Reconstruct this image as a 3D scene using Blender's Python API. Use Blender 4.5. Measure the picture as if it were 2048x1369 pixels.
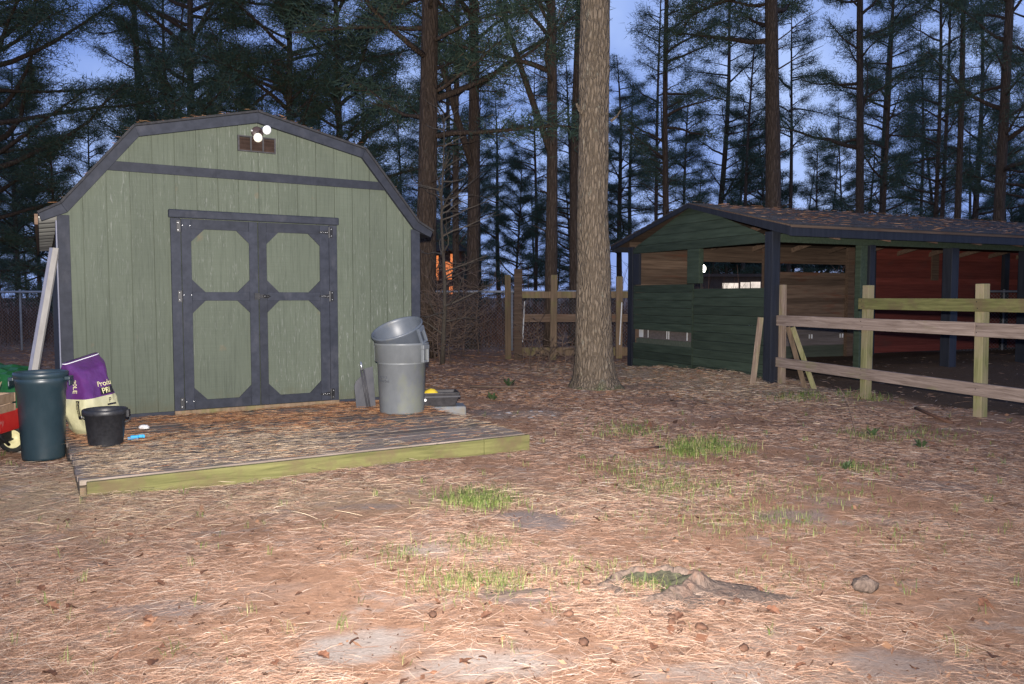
import bpy, bmesh, math, random
import numpy as np
from mathutils import Vector, Matrix, noise as mnoise

R = math.radians
random.seed(7)
rng = np.random.default_rng(7)
scene = bpy.context.scene
for o in list(bpy.data.objects):
    bpy.data.objects.remove(o)
col = scene.collection

# ------------------------------------------------------------------ camera
EYE = 1.33
cam_d = bpy.data.cameras.new('camera')
cam_d.sensor_width = 36.0
cam_d.lens = 36.0 * 1600 / 2048
cam_d.clip_end = 2000
cam = bpy.data.objects.new('camera', cam_d)
cam.location = (0, 0, EYE)
cam.rotation_euler = (R(90) - math.atan(91.5 / 1600), 0, 0)
col.objects.link(cam)
scene.camera = cam

# ------------------------------------------------------------------ sky at dusk
world = bpy.data.worlds.new('World')
scene.world = world
world.use_nodes = True
wn = world.node_tree
wn.nodes.clear()
w_out = wn.nodes.new('ShaderNodeOutputWorld')
w_bg = wn.nodes.new('ShaderNodeBackground')
sky = wn.nodes.new('ShaderNodeTexSky')
sky.sky_type = 'NISHITA'
sky.sun_disc = False
sky.sun_elevation = R(-1.0)
sky.sun_rotation = R(20)
sky.altitude = 50
sky.air_density = 1.0
sky.dust_density = 0.6
sky.ozone_density = 3.0
w_tc = wn.nodes.new('ShaderNodeTexCoord')
w_no = wn.nodes.new('ShaderNodeTexNoise')          # thin high cloud
w_no.inputs['Scale'].default_value = 4.5
w_no.inputs['Detail'].default_value = 5
w_rp = wn.nodes.new('ShaderNodeValToRGB')
w_rp.color_ramp.elements[0].position = 0.40
w_rp.color_ramp.elements[1].position = 0.75
w_mx = wn.nodes.new('ShaderNodeMix')
w_mx.data_type = 'RGBA'
SKY_MUL = 1.0
w_cl = wn.nodes.new('ShaderNodeValToRGB')
w_cl.color_ramp.elements[0].position = 0.36; w_cl.color_ramp.elements[0].color = (0.20, 0.33, 0.80, 1)
w_cl.color_ramp.elements[1].position = 0.66; w_cl.color_ramp.elements[1].color = (0.45, 0.60, 1.0, 1)
w_sc = wn.nodes.new('ShaderNodeVectorMath'); w_sc.operation = 'SCALE'; w_sc.inputs['Scale'].default_value = 10.0
wn.links.new(w_no.outputs['Fac'], w_cl.inputs['Fac']); wn.links.new(w_cl.outputs['Color'], w_sc.inputs[0]); wn.links.new(w_sc.outputs[0], w_mx.inputs['B'])
w_mf = wn.nodes.new('ShaderNodeMath'); w_mf.operation = 'MULTIPLY_ADD'
w_mf.inputs[1].default_value = 0.10; w_mf.inputs[2].default_value = 0.78
wn.links.new(w_tc.outputs['Generated'], w_no.inputs['Vector'])
wn.links.new(w_no.outputs['Fac'], w_rp.inputs['Fac'])
wn.links.new(w_rp.outputs['Color'], w_mf.inputs[0])
wn.links.new(w_mf.outputs[0], w_mx.inputs['Factor'])
wn.links.new(sky.outputs['Color'], w_mx.inputs['A'])
wn.links.new(w_mx.outputs['Result'], w_bg.inputs['Color'])
w_bg.inputs['Strength'].default_value = 0.12
wn.links.new(w_bg.outputs[0], w_out.inputs[0])

# the photograph is lit by the camera's own pop-up flash
fl = bpy.data.lights.new('camera_flash', 'SPOT')
fl.energy = 6700
fl.color = (1.0, 0.935, 0.87)
fl.shadow_soft_size = 0.03
fl.spot_size = R(142)
fl.spot_blend = 1.0
flo = bpy.data.objects.new('camera_flash', fl)
flo.location = (0, -0.02, EYE + 0.12)
flo.rotation_euler = (R(115), 0, 0)
col.objects.link(flo)

scene.render.engine = 'CYCLES'
scene.cycles.max_bounces = 5
scene.cycles.diffuse_bounces = 3
scene.cycles.use_denoising = True
scene.view_settings.view_transform = 'Standard'
scene.view_settings.look = 'None'
scene.view_settings.gamma = 1
scene.view_settings.exposure = 0
scene.view_settings.use_curve_mapping = False


# ------------------------------------------------------------------ material helpers
def lin(r, g, b):
    def f(c):
        c /= 255.0
        return c / 12.92 if c <= 0.04045 else ((c + 0.055) / 1.055) ** 2.4
    return (f(r), f(g), f(b), 1)


def new_mat(name):
    m = bpy.data.materials.new(name)
    m.use_nodes = True
    nt = m.node_tree
    return m, nt, nt.nodes['Principled BSDF']


def nd(nt, typ, **kw):
    n = nt.nodes.new(typ)
    for k, v in kw.items():
        setattr(n, k, v)
    return n


def coords(nt, scale=(1, 1, 1), out='Object'):
    tc = nd(nt, 'ShaderNodeTexCoord')
    mp = nd(nt, 'ShaderNodeMapping')
    mp.inputs['Scale'].default_value = scale
    nt.links.new(tc.outputs[out], mp.inputs['Vector'])
    return mp.outputs['Vector']


def noise(nt, vec, scale=1, detail=4, rough=0.6, dist=0.0):
    n = nd(nt, 'ShaderNodeTexNoise')
    n.inputs['Scale'].default_value = scale
    n.inputs['Detail'].default_value = detail
    n.inputs['Roughness'].default_value = rough
    n.inputs['Distortion'].default_value = dist
    nt.links.new(vec, n.inputs['Vector'])
    return n.outputs['Fac']


def ramp(nt, fac, stops):
    r = nd(nt, 'ShaderNodeValToRGB')
    el = r.color_ramp.elements
    while len(el) < len(stops):
        el.new(0.5)
    for e, (p, c) in zip(el, stops):
        e.position = p
        e.color = c if len(c) == 4 else (*c, 1)
    nt.links.new(fac, r.inputs['Fac'])
    return r.outputs['Color']


def mix(nt, fac, a, b, blend='MIX'):
    m = nd(nt, 'ShaderNodeMix', data_type='RGBA', blend_type=blend)
    for s, k in ((fac, 'Factor'), (a, 'A'), (b, 'B')):
        if isinstance(s, (int, float)):
            m.inputs[k].default_value = s
        elif isinstance(s, tuple):
            m.inputs[k].default_value = s if len(s) == 4 else (*s, 1)
        else:
            nt.links.new(s, m.inputs[k])
    return m.outputs['Result']


def bump(nt, bsdf, h, strength=0.4, dist=0.01):
    b = nd(nt, 'ShaderNodeBump')
    b.inputs['Strength'].default_value = strength
    b.inputs['Distance'].default_value = dist
    nt.links.new(h, b.inputs['Height'])
    nt.links.new(b.outputs['Normal'], bsdf.inputs['Normal'])


BW0, BW1 = (0, 0, 0, 1), (1, 1, 1, 1)


def surf(name, c1, c2, scale=(8, 8, 8), rough=0.8, bmp=0.4, bd=0.006, detail=6, stain=None, sscale=(1.5, 1.5, 1.5),
         slo=0.5, shi=0.7, samt=0.7, var=0.25, metal=0.0, spec=0.3, dist=0.0, lo=0.3, hi=0.7):
    """two-tone grain + blotchy stain + per-object brightness variation + bump"""
    m, nt, b = new_mat(name)
    v = coords(nt, scale)
    n = noise(nt, v, 1, detail, 0.62, dist)
    c = ramp(nt, n, [(lo, c1), (hi, c2)])
    if stain:
        s = noise(nt, coords(nt, sscale), 1, 5, 0.65)
        f = ramp(nt, s, [(slo, BW0), (shi, (samt, samt, samt, 1))])
        c = mix(nt, f, c, stain)
    oi = nd(nt, 'ShaderNodeObjectInfo')
    k = ramp(nt, oi.outputs['Random'], [(0, (1 - var,) * 3), (1, (1 + var * 0.6,) * 3)])
    c = mix(nt, 1.0, c, k, 'MULTIPLY')
    nt.links.new(c, b.inputs['Base Color'])
    b.inputs['Roughness'].default_value = rough
    b.inputs['Metallic'].default_value = metal
    b.inputs['Specular IOR Level'].default_value = spec
    if bmp:
        bump(nt, b, n, bmp, bd)
    return m


M = {}


def siding(name, base, dark, light, stain):
    m, nt, b = new_mat(name)
    oi = nd(nt, 'ShaderNodeObjectInfo')
    tc = nd(nt, 'ShaderNodeTexCoord')
    off = nd(nt, 'ShaderNodeVectorMath', operation='ADD')
    cx = nd(nt, 'ShaderNodeCombineXYZ')
    ml = nd(nt, 'ShaderNodeMath', operation='MULTIPLY'); ml.inputs[1].default_value = 7.0
    nt.links.new(oi.outputs['Random'], ml.inputs[0])
    nt.links.new(ml.outputs[0], cx.inputs['Z'])
    nt.links.new(tc.outputs['Object'], off.inputs[0]); nt.links.new(cx.outputs[0], off.inputs[1])

    def mp(s):
        q = nd(nt, 'ShaderNodeMapping'); q.inputs['Scale'].default_value = s
        nt.links.new(off.outputs[0], q.inputs['Vector']); return q.outputs[0]
    g = noise(nt, mp((60, 20, 2.2)), 1, 6, 0.65, 0.6)        # vertical grain
    s = noise(nt, mp((1.5, 1, 110)), 1, 3, 0.6)              # saw marks across
    c = ramp(nt, g, [(0.28, dark), (0.52, base), (0.8, base)])
    sm = ramp(nt, s, [(0.35, (0.85,) * 3), (0.65, (1.10,) * 3)])
    c = mix(nt, 0.35, c, sm, 'MULTIPLY')
    # pale weathered dashes where the grain has raised, strongest at some boards
    l = noise(nt, mp((42, 10, 4.0)), 1, 3, 0.55, 2.6)
    lf = ramp(nt, l, [(0.58, BW0), (0.66, BW1)])
    zone = noise(nt, coords(nt, (0.8, 0.5, 0.45)), 1, 3, 0.6)
    zf = ramp(nt, zone, [(0.42, (0.03,) * 3), (0.62, (0.7,) * 3)])
    lf = mix(nt, 1.0, lf, zf, 'MULTIPLY')
    c = mix(nt, lf, c, light)
    st = noise(nt, mp((5, 2, 3.5)), 1, 4, 0.6)
    sf = ramp(nt, st, [(0.66, BW0), (0.80, (0.55,) * 3)])
    c = mix(nt, sf, c, stain)
    lowm = noise(nt, coords(nt, (1.2, 1, 0.8)), 1, 3, 0.6)
    c = mix(nt, 0.5, c, ramp(nt, lowm, [(0.3, (0.78, 0.80, 0.78)), (0.7, (1.15, 1.15, 1.12))]), 'MULTIPLY')
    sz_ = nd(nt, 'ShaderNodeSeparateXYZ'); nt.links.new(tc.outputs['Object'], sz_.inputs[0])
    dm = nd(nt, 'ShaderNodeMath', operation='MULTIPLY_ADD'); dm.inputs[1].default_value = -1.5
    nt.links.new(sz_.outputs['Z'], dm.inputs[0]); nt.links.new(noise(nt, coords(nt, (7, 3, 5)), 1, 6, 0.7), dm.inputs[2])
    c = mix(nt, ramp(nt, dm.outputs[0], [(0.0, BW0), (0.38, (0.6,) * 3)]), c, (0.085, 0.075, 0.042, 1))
    k = ramp(nt, oi.outputs['Random'], [(0, (0.93,) * 3), (1, (1.06,) * 3)])
    c = mix(nt, 1.0, c, k, 'MULTIPLY')
    nt.links.new(c, b.inputs['Base Color'])
    b.inputs['Roughness'].default_value = 0.75
    b.inputs['Specular IOR Level'].default_value = 0.25
    ad = nd(nt, 'ShaderNodeMath', operation='ADD')
    nt.links.new(g, ad.inputs[0]); nt.links.new(lf, ad.inputs[1])
    bump(nt, b, ad.outputs[0], 0.5, 0.004)
    return m


M['siding'] = siding('green_siding', (0.096, 0.111, 0.085, 1), (0.067, 0.079, 0.060, 1), (0.205, 0.215, 0.195, 1), (0.18, 0.125, 0.075, 1))
M['trim'] = surf('slate_blue_trim', (0.016, 0.019, 0.029, 1), (0.031, 0.035, 0.050, 1), (14, 14, 14), 0.7, 0.35, 0.003,
                 stain=(0.065, 0.066, 0.080, 1), sscale=(5, 5, 2.5), slo=0.56, shi=0.75, samt=0.5, var=0.18)
M['sidewall'] = surf('brown_side_wall', (0.10, 0.075, 0.055, 1), (0.17, 0.13, 0.10, 1), (30, 30, 2), 0.85)
M['shingle'] = surf('dark_shingle', (0.035, 0.035, 0.042, 1), (0.085, 0.08, 0.085, 1), (30, 30, 30), 0.95, 0.6, 0.01,
                    stain=(0.10, 0.065, 0.05, 1), sscale=(2.5, 9, 4), slo=0.55, shi=0.75, samt=0.45)
M['shed_shingle'] = surf('charcoal_shingle', (0.022, 0.022, 0.026, 1), (0.05, 0.049, 0.053, 1), (30, 30, 30), 0.95, 0.6, 0.01)
M['soffit'] = surf('white_soffit', (0.62, 0.62, 0.58, 1), (0.75, 0.75, 0.7, 1), (4, 4, 4), 0.6, 0.1)
M['black_iron'] = surf('black_iron', (0.012, 0.012, 0.014, 1), (0.03, 0.03, 0.033, 1), (40, 40, 40), 0.4, 0.2, 0.001, spec=0.5, metal=0.3)
M['steel'] = surf('galvanised_steel', (0.42, 0.43, 0.45, 1), (0.6, 0.61, 0.63, 1), (15, 15, 15), 0.35, 0.05, 0.001, metal=0.85)
M['deck'] = surf('weathered_deck_board', (0.10, 0.078, 0.064, 1), (0.31, 0.25, 0.21, 1), (1.6, 55, 30), 0.9, 0.7, 0.006,
                 stain=(0.07, 0.085, 0.02, 1), sscale=(2.0, 4, 2), slo=0.58, shi=0.72, samt=0.6, var=0.35)
M['mossy'] = surf('algae_green_lumber', (0.085, 0.085, 0.028, 1), (0.21, 0.20, 0.075, 1), (1.6, 34, 22), 0.85, 0.8, 0.006, dist=1.0, 
                  stain=(0.13, 0.095, 0.05, 1), sscale=(4.5, 3, 5), slo=0.46, shi=0.66, samt=0.85, var=0.12)
M['mossy_up'] = surf('algae_green_post', (0.12, 0.12, 0.045, 1), (0.28, 0.26, 0.125, 1), (26, 26, 1.8), 0.85, 0.8, 0.006, dist=1.0, 
                     stain=(0.27, 0.21, 0.14, 1), sscale=(5, 5, 2.5), slo=0.42, shi=0.6, samt=0.8, var=0.1)
M['rail'] = surf('weathered_rail', (0.15, 0.105, 0.082, 1), (0.37, 0.285, 0.235, 1), (1.6, 34, 26), 0.85, 0.9, 0.006, dist=1.2, 
                 stain=(0.25, 0.25, 0.10, 1), sscale=(2, 3, 5), slo=0.58, shi=0.75, samt=0.5, var=0.12)
M['post'] = surf('weathered_post', (0.15, 0.10, 0.07, 1), (0.36, 0.27, 0.20, 1), (28, 28, 1.8), 0.85, 0.8, 0.006, dist=1.0, 
                 stain=(0.23, 0.24, 0.08, 1), sscale=(5, 5, 2.2), slo=0.5, shi=0.68, samt=0.6, var=0.15)
M['oldpost'] = surf('old_brown_post', (0.11, 0.08, 0.05, 1), (0.25, 0.17, 0.11, 1), (20, 20, 1.5), 0.9, 0.6, 0.005,
                    stain=(0.16, 0.17, 0.05, 1), sscale=(4, 4, 2), slo=0.5, shi=0.7, samt=0.6)
M['barn_green'] = surf('dark_green_barn_board', (0.024, 0.036, 0.023, 1), (0.052, 0.071, 0.048, 1), (30, 2.0, 25), 0.7, 0.5, 0.004,
                       stain=(0.085, 0.10, 0.075, 1), sscale=(9, 4, 9), slo=0.66, shi=0.78, samt=0.6, var=0.28)
M['barn_navy'] = surf('navy_post_paint', (0.014, 0.016, 0.023, 1), (0.029, 0.032, 0.042, 1), (25, 25, 1.5), 0.55, 0.3, 0.003, var=0.15)
M['barn_brown'] = surf('brown_barn_board', (0.085, 0.055, 0.038, 1), (0.20, 0.135, 0.095, 1), (1.4, 30, 28), 0.9, 0.6, 0.005,
                       stain=(0.16, 0.055, 0.03, 1), sscale=(1.2, 3, 6), slo=0.56, shi=0.7, samt=0.6, var=0.4)
M['barn_red'] = surf('red_barn_board', (0.125, 0.027, 0.020, 1), (0.22, 0.052, 0.038, 1), (1.4, 30, 24), 0.85, 0.5, 0.005,
                     stain=(0.09, 0.05, 0.04, 1), sscale=(0.9, 3, 2.2), slo=0.55, shi=0.75, samt=0.7, var=0.25)
M['barn_grey'] = surf('grey_barn_board', (0.10, 0.083, 0.076, 1), (0.18, 0.15, 0.14, 1), (1.4, 30, 28), 0.9, 0.6, 0.005, var=0.2)
M['barn_dull'] = surf('dull_green_barn_board', (0.055, 0.065, 0.045, 1), (0.10, 0.11, 0.08, 1), (1.4, 30, 20), 0.85, 0.4, 0.005, var=0.2)
M['white_plastic'] = surf('white_plastic', (0.72, 0.72, 0.72, 1), (0.82, 0.82, 0.82, 1), (5, 5, 5), 0.4, 0)
M['lamp_white'] = surf('white_lamp_glass', (0.85, 0.85, 0.86, 1), (0.9, 0.9, 0.9, 1), (5, 5, 5), 0.25, 0, spec=0.5)
M['lamp_cream'] = surf('cream_lamp_glass', (0.78, 0.74, 0.60, 1), (0.85, 0.82, 0.70, 1), (60, 60, 60), 0.3, 0.3, 0.003, spec=0.5)
M['lamp_body'] = surf('brown_lamp_body', (0.045, 0.03, 0.032, 1), (0.07, 0.05, 0.05, 1), (10, 10, 10), 0.5, 0)
M['vent_brown'] = surf('brown_vent_slat', (0.035, 0.022, 0.018, 1), (0.065, 0.042, 0.034, 1), (10, 10, 10), 0.6, 0.1)
M['grey_can'] = surf('grey_can_plastic', (0.12, 0.129, 0.138, 1), (0.17, 0.18, 0.19, 1), (6, 6, 4), 0.42, 0.08, 0.002, spec=0.5,
                     stain=(0.19, 0.20, 0.115, 1), sscale=(3.5, 3.5, 2.2), slo=0.50, shi=0.72, samt=0.65, var=0.08)
M['blue_can'] = surf('blue_grey_can_plastic', (0.075, 0.088, 0.11, 1), (0.115, 0.13, 0.155, 1), (6, 6, 4), 0.42, 0.08, 0.002, spec=0.5,
                     stain=(0.19, 0.18, 0.15, 1), sscale=(4, 4, 3), slo=0.56, shi=0.75, samt=0.6, var=0.05)
M['can_print'] = surf('can_print', (0.05, 0.055, 0.065, 1), (0.09, 0.095, 0.11, 1), (50, 50, 50), 0.6, 0)
M['teal_can'] = surf('dark_teal_plastic', (0.016, 0.032, 0.042, 1), (0.026, 0.046, 0.058, 1), (7, 7, 5), 0.38, 0.06, 0.002, spec=0.6,
                     stain=(0.045, 0.055, 0.065, 1), sscale=(5, 5, 5), slo=0.55, shi=0.75, samt=0.5, var=0)
M['bucket'] = surf('black_rubber_plastic', (0.012, 0.012, 0.014, 1), (0.026, 0.026, 0.03, 1), (40, 40, 40), 0.45, 0.5, 0.002, spec=0.5, var=0)
M['purple'] = surf('purple_bag_print', (0.072, 0.018, 0.105, 1), (0.11, 0.031, 0.15, 1), (7, 7, 7), 0.22, 0.5, 0.02, spec=0.6, var=0)
M['cream_bag'] = surf('cream_bag_print', (0.46, 0.44, 0.26, 1), (0.54, 0.51, 0.32, 1), (7, 7, 7), 0.3, 0.5, 0.02, spec=0.5, var=0)
M['bag_black'] = surf('black_bag_print', (0.015, 0.013, 0.018, 1), (0.02, 0.018, 0.02, 1), (7, 7, 7), 0.35, 0)
M['bag_text'] = surf('cream_print', (0.62, 0.58, 0.30, 1), (0.66, 0.62, 0.34, 1), (7, 7, 7), 0.35, 0)
M['bag_green'] = surf('green_print', (0.18, 0.24, 0.07, 1), (0.30, 0.34, 0.12, 1), (30, 30, 30), 0.35, 0)
M['plank_white'] = surf('pale_painted_board', (0.27, 0.25, 0.225, 1), (0.36, 0.34, 0.31, 1), (18, 18, 2), 0.6, 0.2, 0.002, var=0)
M['plank_blue'] = surf('blue_grey_edge', (0.14, 0.145, 0.19, 1), (0.20, 0.205, 0.26, 1), (18, 18, 2), 0.6, 0.2, 0.002, var=0)
M['green_tarp'] = surf('green_tarp', (0.010, 0.075, 0.018, 1), (0.022, 0.14, 0.035, 1), (5, 5, 5), 0.35, 0.4, 0.02, spec=0.5, var=0)
M['wagon_red'] = surf('red_wagon_paint', (0.42, 0.015, 0.015, 1), (0.52, 0.03, 0.025, 1), (8, 8, 8), 0.3, 0.05, 0.002, spec=0.5, var=0,
                      stain=(0.45, 0.40, 0.36, 1), sscale=(6, 6, 6), slo=0.6, shi=0.7, samt=0.6)
M['rubber'] = surf('black_rubber', (0.012, 0.012, 0.012, 1), (0.025, 0.025, 0.025, 1), (30, 30, 30), 0.7, 0.2, 0.002, var=0)
M['wheel_cream'] = surf('cream_wheel', (0.62, 0.57, 0.30, 1), (0.70, 0.65, 0.38, 1), (20, 20, 20), 0.45, 0, var=0)
M['crate'] = surf('raw_crate_board', (0.24, 0.16, 0.10, 1), (0.38, 0.27, 0.19, 1), (2, 30, 20), 0.85, 0.4, 0.004, var=0.15)
M['blue_plastic'] = surf('bright_blue_plastic', (0.02, 0.30, 0.62, 1), (0.03, 0.36, 0.70, 1), (6, 6, 6), 0.35, 0, var=0)
M['scrap'] = surf('white_scrap', (0.6, 0.58, 0.58, 1), (0.75, 0.72, 0.72, 1), (30, 30, 30), 0.7, 0.5, 0.01, var=0)
M['scoop'] = surf('grey_scoop_plastic', (0.065, 0.067, 0.078, 1), (0.11, 0.11, 0.12, 1), (9, 9, 5), 0.6, 0.3, 0.004, var=0)
M['scoop_dark'] = surf('charcoal_plastic', (0.04, 0.04, 0.046, 1), (0.065, 0.062, 0.07, 1), (9, 9, 9), 0.5, 0.1, 0.002, var=0)
M['tray'] = surf('dark_tray_plastic', (0.028, 0.026, 0.028, 1), (0.06, 0.056, 0.06, 1), (20, 20, 20), 0.45, 0.2, 0.002, var=0)
M['yellow'] = surf('yellow_plastic', (0.60, 0.42, 0.03, 1), (0.68, 0.50, 0.05, 1), (10, 10, 10), 0.45, 0.1, var=0)
M['pale_block'] = surf('pale_blue_grey_block', (0.19, 0.21, 0.24, 1), (0.28, 0.30, 0.325, 1), (9, 9, 9), 0.7, 0.3, 0.004,
                       stain=(0.3, 0.24, 0.15, 1), sscale=(6, 6, 6), slo=0.5, shi=0.7)
M['leaf_dead'] = surf('dead_leaf', (0.075, 0.034, 0.02, 1), (0.17, 0.075, 0.042, 1), (25, 25, 25), 0.7, 0.3, 0.003, var=0.45)
M['cone'] = surf('pine_cone', (0.06, 0.03, 0.02, 1), (0.13, 0.065, 0.04, 1), (60, 60, 60), 0.8, 0.5, 0.004)
M['stump'] = surf('grey_stump_wood', (0.065, 0.046, 0.038, 1), (0.20, 0.145, 0.115, 1), (38, 38, 14), 0.9, 0.9, 0.02, dist=0.8,
                  stain=(0.19, 0.10, 0.065, 1), sscale=(9, 9, 6), slo=0.55, shi=0.72, samt=0.6, var=0.1)
M['moss_dark'] = surf('dark_moss', (0.028, 0.026, 0.018, 1), (0.075, 0.072, 0.045, 1), (45, 45, 45), 0.95, 0.8, 0.015, var=0)
M['house_wall'] = surf('far_house_wall', (0.06, 0.045, 0.04, 1), (0.09, 0.07, 0.06, 1), (3, 3, 3), 0.9, 0)
M['trailer_wall'] = surf('far_trailer_wall', (0.20, 0.20, 0.22, 1), (0.26, 0.26, 0.28, 1), (3, 3, 3), 0.9, 0)
M['twig'] = surf('bare_twig', (0.10, 0.065, 0.048, 1), (0.19, 0.135, 0.10, 1), (10, 10, 4), 0.9, 0.2)
M['sapbark'] = surf('sapling_bark', (0.07, 0.055, 0.042, 1), (0.15, 0.125, 0.095, 1), (25, 25, 10), 0.9, 0.3)
M['stone'] = surf('pale_stone', (0.20, 0.19, 0.20, 1), (0.34, 0.32, 0.32, 1), (25, 25, 25), 0.9, 0.4)


def emis(name, c, s):
    m, nt, b = new_mat(name)
    b.inputs['Base Color'].default_value = (0.1, 0.1, 0.1, 1)
    n = noise(nt, coords(nt, (2.5, 2.5, 2.5)), 1, 3)
    cc = ramp(nt, n, [(0.3, tuple(x * 0.55 for x in c[:3])), (0.65, c)])
    nt.links.new(cc, b.inputs['Emission Color'])
    b.inputs['Emission Strength'].default_value = s
    return m


M['window_orange'] = emis('lit_orange_window', (1.0, 0.27, 0.06, 1), 1.1)
M['window_white'] = emis('lit_white_window', (1.0, 0.86, 0.74, 1), 1.1)
M['bulb'] = emis('lit_bulb', (1.0, 0.97, 0.85, 1), 22)


def bark(name, c1, c2, c3, sx=9, sz=1.6, moss=True, bd=0.03):
    m, nt, b = new_mat(name)
    v = coords(nt, (sx, sx, sz))
    vo = nd(nt, 'ShaderNodeTexVoronoi', feature='DISTANCE_TO_EDGE')
    vo.inputs['Scale'].default_value = 2.2
    n0 = noise(nt, v, 1.3, 4, 0.6)
    wv = nd(nt, 'ShaderNodeVectorMath', operation='MULTIPLY_ADD')
    wv.inputs[1].default_value = (0.8, 0.8, 0.8)
    nt.links.new(n0, wv.inputs[0]); nt.links.new(v, wv.inputs[2])
    nt.links.new(wv.outputs[0], vo.inputs['Vector'])
    fine = noise(nt, coords(nt, (45, 45, 12)), 1, 6, 0.7)
    e = ramp(nt, vo.outputs['Distance'], [(0.0, BW0), (0.22, BW1)])
    c = ramp(nt, fine, [(0.3, c1), (0.7, c2)])
    c = mix(nt, e, mix(nt, 0.42, c, tuple(x * 0.45 for x in c1[:3])), c)
    li = noise(nt, coords(nt, (9, 9, 5)), 1, 6, 0.7)
    lf = ramp(nt, li, [(0.60, BW0), (0.70, (0.65,) * 3)])
    c = mix(nt, lf, c, c3)
    if moss:
        tc = nd(nt, 'ShaderNodeTexCoord'); sp = nd(nt, 'ShaderNodeSeparateXYZ')
        nt.links.new(tc.outputs['Object'], sp.inputs[0])
        zz = nd(nt, 'ShaderNodeMath', operation='MULTIPLY_ADD')
        zz.inputs[1].default_value = -1.6
        nt.links.new(sp.outputs['Z'], zz.inputs[0]); nt.links.new(noise(nt, coords(nt, (9, 9, 6)), 1, 6, 0.7), zz.inputs[2])
        mf = ramp(nt, zz.outputs[0], [(0.30, BW0), (0.58, (0.7,) * 3)])
        c = mix(nt, mf, c, (0.12, 0.15, 0.055, 1))
    nt.links.new(c, b.inputs['Base Color'])
    b.inputs['Roughness'].default_value = 0.95
    b.inputs['Specular IOR Level'].default_value = 0.15
    ad = nd(nt, 'ShaderNodeMath', operation='MULTIPLY_ADD'); ad.inputs[1].default_value = 0.5
    nt.links.new(fine, ad.inputs[0]); nt.links.new(e, ad.inputs[2])
    bump(nt, b, ad.outputs[0], 0.8, bd)
    return m


M['bark_near'] = bark('grey_brown_bark', (0.155, 0.118, 0.083, 1), (0.28, 0.22, 0.162, 1), (0.36, 0.35, 0.27, 1), 12, 2.8, bd=0.03)
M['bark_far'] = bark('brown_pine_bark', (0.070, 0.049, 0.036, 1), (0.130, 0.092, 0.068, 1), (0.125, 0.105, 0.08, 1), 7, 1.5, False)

# foliage, straw, grass: colour varies per blade
def islands(name, stops, rough=0.7, trans=0.0, spec=0.2):
    m, nt, b = new_mat(name)
    g = nd(nt, 'ShaderNodeNewGeometry')
    c = ramp(nt, g.outputs['Random Per Island'], stops)
    nt.links.new(c, b.inputs['Base Color'])
    b.inputs['Roughness'].default_value = rough
    b.inputs['Specular IOR Level'].default_value = spec
    return m


M['needles'] = islands('pine_needles', [(0, (0.032, 0.062, 0.048, 1)), (0.6, (0.062, 0.10, 0.07, 1)), (0.93, (0.09, 0.125, 0.08, 1)), (1.0, (0.17, 0.11, 0.06, 1))])
M['straw'] = islands('fallen_straw', [(0.0, (0.20, 0.108, 0.07, 1)), (0.25, (0.335, 0.195, 0.132, 1)), (0.6, (0.415, 0.265, 0.188, 1)), (0.85, (0.45, 0.32, 0.24, 1)), (1.0, (0.43, 0.37, 0.32, 1))], 0.8)
M['straw_tan'] = islands('tan_hay', [(0.0, (0.288, 0.204, 0.132, 1)), (0.5, (0.468, 0.348, 0.234, 1)), (1.0, (0.588, 0.462, 0.324, 1))], 0.6)
M['straw_orange'] = islands('rust_straw', [(0.0, (0.230, 0.098, 0.046, 1)), (0.5, (0.425, 0.201, 0.098, 1)), (1.0, (0.575, 0.345, 0.184, 1))], 0.6)
M['grass'] = islands('grass_blades', [(0.0, (0.06, 0.095, 0.02, 1)), (0.5, (0.115, 0.165, 0.038, 1)), (0.78, (0.19, 0.22, 0.065, 1)), (1.0, (0.33, 0.26, 0.15, 1))], 0.5)


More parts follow.
